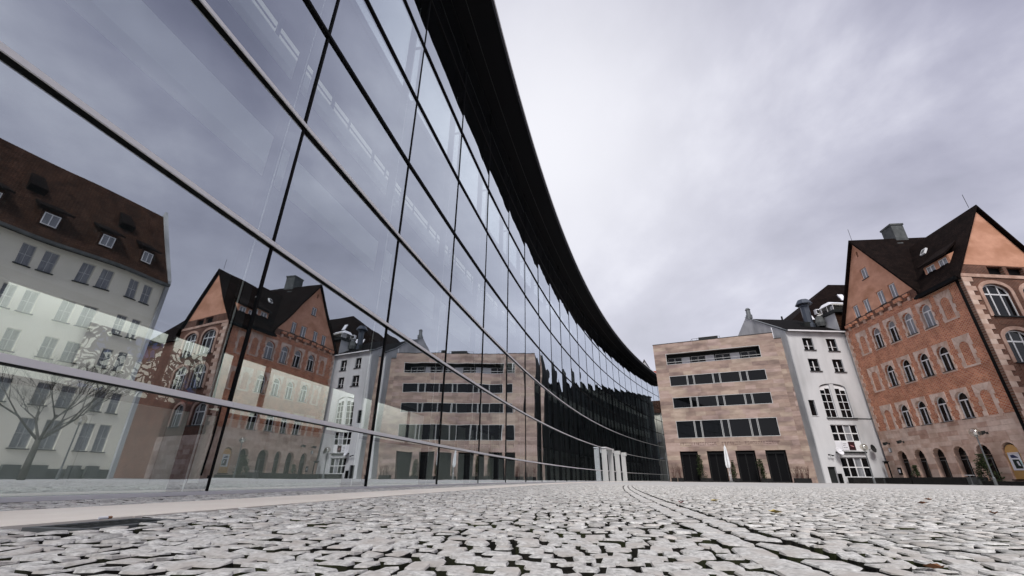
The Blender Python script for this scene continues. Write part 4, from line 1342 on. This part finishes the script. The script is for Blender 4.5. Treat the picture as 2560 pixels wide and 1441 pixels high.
    MB().lathe([(.0, 0), (.5, 0), (.62, .5), (.4, 1.3), (0, 1.5)], 8, (6.5, 2.1, 18.3)).build('fan_housing', CHIM, root)
    MB().box(7.02, 9.5, .12, 2.4, 17.0, 19.45).build('roof_storey', WHITEWALL, root)
    MB().box(7.05, 9.5, .06, .118, 17.0, 19.45).build('roof_storey_front', BRROOF, root)
    MB().box(6.75, 9.6, -.25, 2.7, 19.46, 19.8).build('terrace_edge', DARKSTEEL, root)
    bal = MB()
    bal.box(6.78, 6.80, -.22, 2.6, 19.81, 20.55, 1).box(6.80, 9.5, -.24, -.22, 19.81, 20.55, 1)
    for y in (-.22, .75, 1.7, 2.6):
        bal.tube((6.79, y, 19.8), (6.79, y, 20.6), .03, n=5)
    bal.tube((6.79, -.22, 20.6), (6.79, 2.6, 20.6), .035, n=5).tube((6.79, -.22, 20.6), (9.5, -.23, 20.6), .035, n=5)
    bal.build('balustrade', [ALU, GLOBE], root)
    MB().hexa([(6.9, .3, 20.62), (9.5, .3, 20.62), (9.5, 2.4, 20.62), (6.9, 2.4, 20.62)], [(7.3, .8, 21.2), (9.5, .8, 21.2), (9.5, 2.0, 21.2), (7.3, 2.0, 21.2)]).build('terrace_awning', SIGNWHITE, root)
    # signs and dishes on the wall: things of their own
    M = root.matrix_basis
    def thing(mb, name, mats, x, y, z, label, cat, group=None):
        o = mb.build(name, mats, None)
        p = Matrix.Translation(root.location) @ Matrix.Rotation(rz, 4, 'Z') @ Vector((x, y, z))
        o.location = p
        o.rotation_euler = (0, 0, rz)
        meta(o, label, cat, group)
        return o
    s = MB().box(0, cw - .02, -.03, 0, 0, .86)
    for k in range(3):
        s.box(.06 + .1 * k, .48, -.032, -.031, .22 + .0 * k, .24, 1) if False else None
    thing(s, 'white_sign', [SIGNWHITE], w2[0] + .01, .09, 3.33, 'blank white sign panel under the left of the shop window on the white building', 'sign')
    s = MB().box(0, cw - .02, -.03, 0, 0, .86)
    for zz, ws in ((.60, (.06, .05, .07, .05, .06)), (.42, (.07, .05, 0, .06)), (.22, (.05, .06, .05, .06, .05, .07))):
        x = .12
        for ww in ws:
            if ww: s.box(x, x + ww, -.033, -.0305, zz, zz + .06, 1)
            x += ww + .022
    thing(s, 'lettered_sign', [SIGNWHITE, INK], w2[0] + cw + .01, .09, 3.33, 'white sign panel with three short lines of dark lettering left of the dark red sign', 'sign')
    s = MB().box(0, cw - .03, -.03, 0, 0, .86)
    s.plate([(.2, .46), (.28, .38), (.45, .36), (.56, .30), (.54, .40), (.42, .45), (.30, .46), (.22, .54)], [], -.034, -.0305, 1)
    thing(s, 'red_sign', [SIGNRED, PINKINK], w2[0] + 2 * cw + .01, .09, 3.33, 'dark red sign with a pale swirl mark under the shop window', 'sign')
    def dish(x, y, z, r, mat, tilt, label):
        mb = MB()
        prof = [(0, .0), (r * .5, .03), (r * .85, .09), (r, .15), (r * .99, .17), (r * .84, .11), (r * .5, .05), (0, .02)]
        mb.lathe(prof, 14)
        rot = Matrix.Rotation(R(tilt[0]), 4, 'X') @ Matrix.Rotation(0, 4, 'Z')
        mb.v = [tuple(Matrix.Rotation(R(tilt[1]), 4, 'Z') @ Matrix.Rotation(R(tilt[0]), 4, 'X') @ Vector(v)) for v in mb.v]
        d = Matrix.Rotation(R(tilt[1]), 4, 'Z') @ Matrix.Rotation(R(tilt[0]), 4, 'X') @ Vector((0, -r * .3, r * .9))
        o = thing(MB().tube((0, 0, 0), (0, .45, -.05), .03, n=5).tube((0, 0, 0), d, .012, n=4).tube(d * .95, d * 1.1, .035, n=6), 'satellite_dish', [LAMPGREY], x, y, z, label, 'satellite dish', 'satellite dishes on the white wall')
        mb.build('reflector', mat, o, smooth=True)
    dish(5.85, -.45, 3.45, .42, DARKSTEEL, (80, 20), 'round dark satellite dish on the wall right of the shop window')
    dish(2.0, -.45, 3.1, .44, SIGNWHITE, (62, 12), 'pale satellite dish on the wall left of the shelf under the shop window')
    o = thing(MB().tube((-.32, -.3, .0), (.3, -.25, -.04), .035, n=6).tube((0, -.28, 0), (0, 0, .05), .03, n=5).box(-.36, -.26, -.36, -.22, -.05, .08).box(.02, .2, -.36, -.22, -.12, -.02), 'security_camera', [BLACK], 1.2, 0, 2.78, 'small black camera bracket on the white wall above the door', 'camera')
    return root


white_house()


# ------------------------------------------------------------------ cream building (right of the frame, seen mirrored in the glass)
def cream_house():
    root = empty('cream_building', (36.2, 24.5, 0), R(-90), label='long cream plastered building with brown tiled roof and dormers, mirrored in the museum glass', cat='building')
    W, H = 33.0, 16.8
    pairs = [1.95 + 3.45 * k for k in range(9)]
    rows = [(2.05, 4.15, .95), (5.1, 6.7, .84), (8.3, 9.9, .84), (11.2, 12.95, .84), (14.6, 16.35, .84)]
    holes = []
    for p in pairs:
        for z0, z1, w_ in rows:
            for s in (-.66, .66):
                holes.append((p + s - w_ / 2, p + s + w_ / 2, z0, z1))
    MB().plate(rect(0, W, .7, H), [rect(*h) for h in holes], 0, .25).build('wall', CREAM, root)
    MB().box(0, W, -.06, .25, 0, .699).build('plinth', CHIM, root)
    protos = {}
    for (x0, x1, z0, z1) in holes:
        key = (round(x1 - x0, 2), round(z1 - z0, 2))
        if key not in protos:
            f = rect_window(root, -key[0] / 2, key[0] / 2, 0, key[1], .14, 2, 2, glass=CURTAIN, fw=.05, bw=.04, fmat=GREYFRAME)
            MB().box(-key[0] / 2 - .1, key[0] / 2 + .1, -.12, .1, -.08, -.003).build('sill', DARKSTEEL, f)
            f.location = ((x0 + x1) / 2, 0, z0)
            protos[key] = f
        else:
            copy_tree(protos[key], root, ((x0 + x1) / 2, 0, z0))
    for k, p in enumerate(pairs):
        for s in (-.66, .66):
            MB().box(p + s - .45, p + s + .45, -.35, -.061, .0, .95).build('cellar_light', CHIM, root)
    ry, rz_ = 5.2, 25.9
    MB().hexa([(0, -.45, H - .1), (W, -.45, H - .1), (W, ry, rz_ - .3), (0, ry, rz_ - .3)], [(0, -.5, H + .15), (W, -.5, H + .15), (W, ry, rz_), (0, ry, rz_)]).hexa([(0, ry, rz_ - .3), (W, ry, rz_ - .3), (W, 10.8, H - .1), (0, 10.8, H - .1)], [(0, ry, rz_), (W, ry, rz_), (W, 10.8, H + .15), (0, 10.8, H + .15)]).build('roof', BRROOF, root)
    MB().box(-.1, W, -.75, -.5, H - .12, H + .12).build('eave_gutter', CHIM, root)
    fw = MB()
    prof = [(-.3, 0), (10.6, 0), (10.6, H), (ry, rz_ + .7), (-.3, H + .6)]
    for xx in (-.30, -.002):
        fw.poly([(xx, y, z) for y, z in prof])
    for i in range(5):
        (ya, za), (yb, zb) = prof[i], prof[(i + 1) % 5]
        fw.poly([(-.30, ya, za), (-.002, ya, za), (-.002, yb, zb), (-.30, yb, zb)])
    fw.build('firewall', GREYWALL, root)
    for k in range(9):
        x = 2.2 + 3.45 * k
        d = MB().box(x - .62, x + .62, .25, 2.6, 17.9, 19.55).build('dormer', BRROOF, root)
        MB().hexa([(x - .95, -.1, 19.56), (x + .95, -.1, 19.56), (x + .7, 3.0, 21.2), (x - .7, 3.0, 21.2)], [(x - .95, -.1, 19.72), (x + .95, -.1, 19.72), (x + .7, 3.0, 21.4), (x - .7, 3.0, 21.4)]).build('dormer_roof', DKROOF, d)
        MB().plate(rect(x - .45, x + .45, 18.35, 19.35), [rect(x - .39, x - .03, 18.41, 19.29), rect(x + .03, x + .39, 18.41, 19.29)], .20, .249).build('dormer_window', WHITEPAINT, d)
        MB().box(x - .39, x + .39, .22, .24, 18.41, 19.29).build('dormer_pane', CURTAIN, d)
    for k in range(5):
        x = 4 + 6.0 * k
        MB().hexa([(x - .6, 2.4, 21.4), (x + .6, 2.4, 21.4), (x + .45, 3.6, 23.2), (x - .45, 3.6, 23.2)], [(x - .6, 2.0, 21.9), (x + .6, 2.0, 21.9), (x + .45, 3.5, 23.5), (x - .45, 3.5, 23.5)]).build('roof_hatch', DKROOF, root)


cream_house()


# ------------------------------------------------------------------ buildings behind
def gabled(name, label, loc, rz, W, D, H, rise, wall, roof, ridge_along_x=True, wins=(), hip=0.0):
    root = empty(name, loc, rz, label=label, cat='building')
    MB().plate(rect(0, W, 0, H), [rect(*w_) for w_ in wins], 0, .25).box(0, .3, .25, D, 0, H).box(W - .3, W, .25, D, 0, H).box(.3, W - .3, D - .3, D, 0, H).build('wall', wall, root)
    for w_ in wins:
        rect_window(root, w_[0], w_[1], w_[2], w_[3], .12, 2, 1)
    if ridge_along_x:
        c = D / 2
        m = MB()
        a, b, cc, d = (-.3, -.4, H - .2), (W + .3, -.4, H - .2), (W + .3 - hip * 0, c, H + rise), (-.3 + hip, c, H + rise)
        e, f = (W + .3, D + .4, H - .2), (-.3, D + .4, H - .2)
        m.poly([a, b, cc, d]).poly([f, d, cc, e]).poly([a, d, f]).poly([b, e, cc]).poly([a, f, e, b])
        m.build('roof', roof, root)
        if not hip:
            MB().plate([(0, H), (W, H), (W, H)], [], 0, .1) if False else None
    else:
        c = W / 2
        m = MB()
        for s in (-1, 1):
            xo = c + s * (c + .35)
            m.hexa([(c, -.3, H + rise - .25), (xo, -.3, H - .45), (xo, D + .3, H - .45), (c, D + .3, H + rise - .25)], [(c, -.3, H + rise), (xo, -.3, H - .2), (xo, D + .3, H - .2), (c, D + .3, H + rise)])
        m.build('roof', roof, root)
        MB().plate([(0, H + .002), (W, H + .002), (c, H + rise - .1)], [], 0, .25).build('gable', wall, root)
    return root


bk = gabled('rear_building', 'building with a big dark brown hipped roof rising behind the white building', (38.0, 57.2, 0), 0, 24, 10, 19.6, 9.4, GREYWALL, DKROOF, True, hip=13.0)
for k, (t0, x_) in enumerate(((.16, 5.0), (.19, 6.6), (.62, 12.4))):
    y_ = .0 + 5.0 * t0; z_ = 19.4 + 9.6 * t0
    MB().hexa([(x_, y_ - .1, z_), (x_ + .8, y_ - .1, z_), (x_ + .8, y_ + .5, z_ + 1.2), (x_, y_ + .5, z_ + 1.2)], [(x_, y_ - .25, z_ + .1), (x_ + .8, y_ - .25, z_ + .1), (x_ + .8, y_ + .35, z_ + 1.3), (x_, y_ + .35, z_ + 1.3)]).build('roof_window', SIGNWHITE, bk)
MB().tube((1.2, 1.0, 20), (1.2, 1.0, 22.0), .12, n=6).build('roof_flue', BLACK, bk)
gabled('side_house', 'house with a dark tiled roof beyond the right gable of the red brick building', (49.6, 37.0, 0), R(4), 12, 11, 17.0, 7.5, BRICKDK, DKROOF, True)
gabled('far_gabled_house', 'far house with a white gable and dark roof above the museum roof end', (31.0, 106, 0), R(-20), 5.0, 12, 22.0, 5.8, WHITEWALL, BRROOF, False)
gabled('far_red_roofed_house', 'far house with a bright red tiled roof beside the sandstone building', (34.6, 109, 0), 0, 9, 8, 21.5, 5.2, WHITEWALL, REDROOF, True)
pb = gabled('alley_building', 'pale building with balconies in the alley behind the sandstone building', (34.5, 88.0, 0), R(-24.5), 9, 9, 13.0, 3.0, CREAM, BRROOF, True,
            wins=[(1 + 2.6 * i, 2.1 + 2.6 * i, z, z + 1.6) for i in range(3) for z in (1.2, 4.4, 7.6, 10.6)])
for z in (4.0, 7.2):
    MB().box(.6, 4.4, -1.1, -.01, z, z + .18).box(.6, 4.4, -1.1, -1.02, z + .18, z + 1.1).build('balcony', WHITEWALL, pb)


# ------------------------------------------------------------------ vegetation
def branch(mb, p, d, l, r, depth, rnd, spread=.55, n=5, kids=3, tips=None):
    q = p + d * l
    mb.tube(p, q, r, r * .62, n=n, caps=False)
    if depth == 0:
        if tips is not None: tips.append(q)
        return
    for k in range(kids):
        a = Vector((rnd.uniform(-1, 1), rnd.uniform(-1, 1), rnd.uniform(-.35, .8))).normalized()
        nd = (d + a * spread).normalized()
        branch(mb, p + d * l * rnd.uniform(.55, 1.0), nd, l * rnd.uniform(.62, .86), r * .56, depth - 1, rnd, spread, max(3, n - 1), kids, tips)


def bare_tree(loc, h, seed, label):
    rnd = random.Random(seed)
    root = empty('bare_tree', loc, label=label, cat='tree')
    tr = MB().tube((0, 0, 0), (.1, .05, h * .3), .16, .12, n=8)
    tr.build('trunk', BARK, root, smooth=True)
    cr = MB()
    for k in range(5):
        a = k * 2.4
        d = Vector((math.cos(a) * .75, math.sin(a) * .75, .8)).normalized()
        branch(cr, Vector((.1, .05, h * .28)), d, h * .25, .07, 6, rnd, .42, 5, 3)
    cr.build('crown', BARK, root)
    return root


bare_tree((25.0, 14.9, 0), 7.2, 5, 'bare winter tree in front of the cream building, mirrored in the museum glass')


def leaf_bush(loc, r, h, n, seed, label, group='evergreen shrubs along the house fronts', lean=(0, 0)):
    rnd = random.Random(seed)
    root = empty('evergreen_shrub', loc, label=label, cat='shrub', group=group)
    MB().tube((0, 0, 0), (0, 0, h * .6), .05, .02, n=5).build('stem', BARK, root)
    mb = MB()
    cl = [(rnd.uniform(-1, 1), rnd.uniform(-1, 1), rnd.uniform(0, 1)) for _ in range(16)]
    for k in range(n):
        c = rnd.choice(cl)
        z = min(1, max(0.03, c[2] + rnd.gauss(0, .14)))
        rr = r * (1.05 - .75 * z) * (1 if z > .12 else .7)
        x = c[0] * rr * .7 + rnd.gauss(0, r * .16) + lean[0] * z; y = c[1] * rr * .7 + rnd.gauss(0, r * .16) + lean[1] * z
        s = rnd.uniform(.05, .11)
        a = Vector((rnd.gauss(0, 1), rnd.gauss(0, 1), rnd.gauss(0, .7))).normalized()
        b = a.orthogonal().normalized()
        c0 = Vector((x, y, z * h))
        mb.poly([c0 - a * s, c0 + b * s * .45, c0 + a * s, c0 - b * s * .45])
    mb.build('foliage', LEAF, root)


def twig_bush(loc, h, seed, label, group='bare shrubs in front of the sandstone building'):
    rnd = random.Random(seed)
    root = empty('bare_shrub', loc, label=label, cat='shrub', group=group)
    mb = MB()
    for k in range(9):
        d = Vector((rnd.uniform(-.35, .35), rnd.uniform(-.35, .35), 1)).normalized()
        branch(mb, Vector((rnd.uniform(-.12, .12), rnd.uniform(-.12, .12), 0)), d, h * .42, .022, 3, rnd, .32, 4, 2)
    mb.build('twigs', TWIG, root)


def W_of(o_loc, rz, x, y, z=0.0):
    c, s = math.cos(rz), math.sin(rz)
    return (o_loc[0] + x * c - y * s, o_loc[1] + x * s + y * c, z)


SA = ((19.19, 56.1), math.atan2(-0.41599, 0.90937))
RD = ((40.60, 49.9), math.atan2(-0.9945219, -0.10452846))
WH = ((33.38, 49.42), math.atan2(.42, 7.35))


def planter(base, rz, x0, x1, y0, y1, h, label, mat=None):
    p = W_of(base, rz, (x0 + x1) / 2, (y0 + y1) / 2)
    L2, D2 = (x1 - x0) / 2, (y1 - y0) / 2
    o = empty('planter', p, rz, label=label, cat='planter', group='dark planters along the house fronts')
    MB().plate([(-L2, -D2), (L2, -D2), (L2, D2), (-L2, D2)], [[(-L2 + .05, -D2 + .05), (L2 - .05, -D2 + .05), (L2 - .05, D2 - .05), (-L2 + .05, D2 - .05)]], -h, 0, back=True)
    m = MB().box(-L2, L2, -D2, -D2 + .05, 0, h).box(-L2, L2, D2 - .05, D2, 0, h).box(-L2, -L2 + .05, -D2 + .05, D2 - .05, 0, h).box(L2 - .05, L2, -D2 + .05, D2 - .05, 0, h)
    m.build('planter_box', mat or PLANTER, o)
    MB().box(-L2 + .05, L2 - .05, -D2 + .05, D2 - .05, .02, h - .06).build('soil', JOINT, o)
    return o


planter(*SA, .25, .85, -1.0, -.4, .42, 'small dark planter left of the leftmost sandstone doorway, the outer of two')
planter(*SA, 1.0, 1.6, -1.0, -.4, .42, 'small dark planter left of the leftmost sandstone doorway, the inner of two')
planter(*SA, 3.45, 4.75, -1.0, -.4, .42, 'dark planter between the first and second sandstone doorways')
planter(*SA, 6.5, 7.7, -1.0, -.4, .42, 'dark planter between the second and third sandstone doorways, behind the parasol')
planter(*SA, 9.6, 10.75, -1.0, -.4, .42, 'dark planter between the third and fourth sandstone doorways')
planter(*SA, 12.75, 14.3, -1.0, -.4, .46, 'dark planter right of the rightmost sandstone doorway')
planter(*WH, 2.2, 5.4, -1.1, -.35, .58, 'long black planter under the white building shop window')
planter(*WH, 5.5, 7.6, -1.3, -.5, .50, 'dark planter at the corner of the white and the red brick building', CHIM)
planter(*RD, .9, 5.1, -1.5, -.8, .58, 'long black planter in front of the leftmost arches of the red brick building')
planter(*RD, 5.3, 11.3, -1.5, -.8, .60, 'longest black planter in front of the middle arches of the red brick building')
planter(*RD, 11.4, 12.5, -1.5, -.8, .60, 'short grey planter beside the street lamp at the red brick building', CHIM)
planter(*RD, 12.7, 16.2, -1.5, -.8, .30, 'low black planter under the poster on the red brick building')
p = lambda b, x, y, z: W_of(b[0], b[1], x, y, z)
twig_bush(p(SA, .55, -.7, .36), 1.6, 1, 'bare reddish shrub left of the sandstone doorways, the outer of two', )
twig_bush(p(SA, 1.3, -.7, .36), 1.7, 2, 'bare reddish shrub left of the sandstone doorways, the inner of two')
leaf_bush(p(SA, 3.75, -.7, .36), .55, 2.5, 900, 3, 'dark evergreen shrub between the first and second sandstone doorways', lean=(-.15, 0))
leaf_bush(p(SA, 7.0, -.7, .36), .42, 1.9, 600, 4, 'dark evergreen shrub behind the closed parasol')
leaf_bush(p(SA, 9.95, -.7, .36), .55, 2.0, 900, 6, 'dark evergreen shrub between the third and fourth sandstone doorways', lean=(-.15, 0))
for k in range(3):
    twig_bush(p(SA, 13.05 + .5 * k, -.7, .40), 1.35, 10 + k, 'bare reddish shrub right of the sandstone doorways, %s in its planter' % ('leftmost', 'middle one', 'rightmost')[k])
leaf_bush(p(RD, 5.55, -1.1, .5), .42, 1.15, 600, 21, 'low dark evergreen shrub before the second arch of the red brick building')
leaf_bush(p(RD, 12.95, -1.0, .2), .75, 2.1, 1500, 22, 'biggest dark evergreen shrub beside the poster on the red brick building')


# ------------------------------------------------------------------ street furniture
def street_lamp(loc, h, r, label):
    o = empty('street_lamp', loc, label=label, cat='street lamp', group='globe street lamps on the plaza')
    MB().lathe([(.10, 0), (.10, .5), (.055, .6), (.045, h - r * 1.9), (.09, h - r * 1.75), (.12, h - r * 1.0 - .16)], 8).build('pole', LAMPGREY, o)
    prof = [(r * math.sin(math.pi * i / 10), h - r - r * math.cos(math.pi * i / 10)) for i in range(1, 11)]
    MB().lathe(prof, 16).build('globe', GLOBE, o, smooth=True)
    MB().lathe([(.0, h - r * 1.9), (.07, h - r * 1.85), (.09, h - r * 1.1), (.03, h - r * .8), (0, h - r * .75)], 8).build('bulb_holder', SIGNWHITE, o)
    return o


street_lamp((36.3, 46.6, 0), 3.75, .34, 'globe street lamp in front of the white building')
street_lamp((36.7, 35.35, 0), 4.15, .36, 'globe street lamp in front of the red brick building')
street_lamp((28.0, 17.6, 0), 3.9, .34, 'globe street lamp by the bare tree, mirrored in the museum glass')


def parasol():
    q = W_of(SA[0], SA[1], 6.55, -2.2)
    o = empty('closed_parasol', q, SA[1], label='closed white parasol standing in front of the sandstone doorways', cat='parasol')
    mb = MB()
    n = 12
    zs = [1.45, 1.75, 2.4, 3.1, 3.6, 3.78]
    rs = [.17, .22, .20, .15, .10, .03]
    for k in range(5):
        for i in range(n):
            j = (i + 1) % n
            f = lambda i_, kk: (rs[kk] * (1 + .28 * (1 if i_ % 2 else -1)) * math.cos(2 * math.pi * i_ / n), rs[kk] * (1 + .28 * (1 if i_ % 2 else -1)) * math.sin(2 * math.pi * i_ / n), zs[kk] + (.05 if i_ % 2 and kk == 0 else 0))
            mb.poly([f(i, k), f(j, k), f(j, k + 1), f(i, k + 1)])
    mb.build('canopy', PARASOL, o)
    MB().tube((0, 0, .05), (0, 0, 3.9), .03, n=8).build('pole', ALU, o)
    MB().tube((.12, 0, .1), (.14, 0, 1.5), .018, n=6).build('strap_rod', ALU, o)
    MB().lathe([(0, 0), (.36, 0), (.36, .07), (.06, .12), (0, .12)], 12).build('base', CHIM, o)
    MB().box(-.1, .16, -.04, .04, .70, .76).build('crank', ALU, o)


parasol()


def wall_lamp(x, z, kind, label):
    q = W_of(RD[0], RD[1], x, -.06, z)
    o = MB().box(-.07, .07, -.02, .06, -.08, .08).tube((0, -.02, 0), (0, -.28, .04), .025, n=5).hexa([(-.17, -.5, -.16), (.17, -.5, -.16), (.17, -.2, -.02), (-.17, -.2, -.02)], [(-.15, -.55, .12), (.15, -.55, .12), (.15, -.22, .18), (-.15, -.22, .18)]).build('wall_floodlight', DARKSTEEL, None, q, RD[1])
    meta(o, label, 'floodlight', 'floodlights on the red brick building')


wall_lamp(1.72, 3.9, 0, 'black floodlight on the pink stone wall, nearest the white building')
wall_lamp(3.8, 3.92, 0, 'black floodlight on the pink stone wall between the first two arches')
wall_lamp(13.2, 3.92, 0, 'grey floodlight on the pink stone wall right of the street lamp')
q = W_of(RD[0], RD[1], 1.6, -.06, 3.35)
meta(MB().box(-.14, .14, -.10, .03, -.3, .12, 0).box(-.10, .10, -.105, -.101, -.26, .08, 1).build('small_sign_box', [LAMPGREY, SIGNWHITE], None, q, RD[1]), 'small framed box sign under the floodlight nearest the white building', 'sign')
q = W_of(RD[0], RD[1], 2.02, -.04, 1.2)
meta(MB().box(-.24, .24, -.08, .0, -.34, .34, 0).box(-.13, .13, -.085, -.081, -.16, .16, 1).build('menu_case', [BLACK, SIGNWHITE], None, q, RD[1]), 'black menu case with a white sheet beside the leftmost arch', 'menu case')
q = W_of(RD[0], RD[1], 1.0, -.5, 0)
mb = MB().box(-.25, .25, -.06, .06, .3, 2.1, 0).box(-.2, .2, -.065, -.061, .5, 1.95, 1).box(-.32, .32, -.12, .12, 2.1, 2.2, 0).box(-.28, -.22, -.05, .05, 0, .3, 0).box(.22, .28, -.05, .05, 0, .3, 0)
meta(mb.build('notice_stand', [BLACK, PINK[3]], None, q, RD[1]), 'tall dark notice stand at the left end of the red brick building', 'notice stand')
# boarded arch with a poster
q = W_of(RD[0], RD[1], 14.45, 0, 0)
meta(MB().plate(arch(0, 1.24, .45, 2.95), [], .10, .16, back=True).box(-.75, .75, -.12, .09, .36, .44, 1).build('wooden_board', [WOOD, BLACK], None, q, RD[1]), 'orange wooden board filling the rightmost arch of the red brick building', 'board')
ps = MB().box(-.42, .48, .03, .09, 1.08, 2.36, 0)
ps.plate([(-.26, 2.16), (.02, 2.2), (.34, 2.0), (.34, 1.96), (-.2, 1.96)], [], .026, .029, 1)
ps.plate([(-.2, 1.86), (.3, 1.84), (.36, 1.72), (.40, 1.32), (.40, 1.2), (-.16, 1.2)], [[(.06, 1.7), (.22, 1.74), (.30, 1.36), (.12, 1.44)]], .026, .029, 2)
ps.plate([(.36, 1.8), (.46, 1.7), (.46, 1.4), (.42, 1.42)], [], .024, .0255, 3)
meta(ps.build('poster', [SIGNWHITE, POSTBLUE, POSTGREEN, POSTCYAN], None, q, RD[1]), 'white poster with dark blue and green shapes fixed to the wooden board', 'poster')
# white tabletop glimpsed beside the lamp
q = W_of(RD[0], RD[1], 12.3, -1.9, 0)
tb = empty('bistro_table', q, label='small white bistro table top beside the short grey planter', cat='table')
MB().lathe([(0, .72), (.32, .72), (.32, .75), (0, .75)], 14).build('tabletop', SIGNWHITE, tb)
MB().lathe([(.2, 0), (.2, .03), (.03, .06), (.03, .719)], 8).build('table_leg', LAMPGREY, tb)
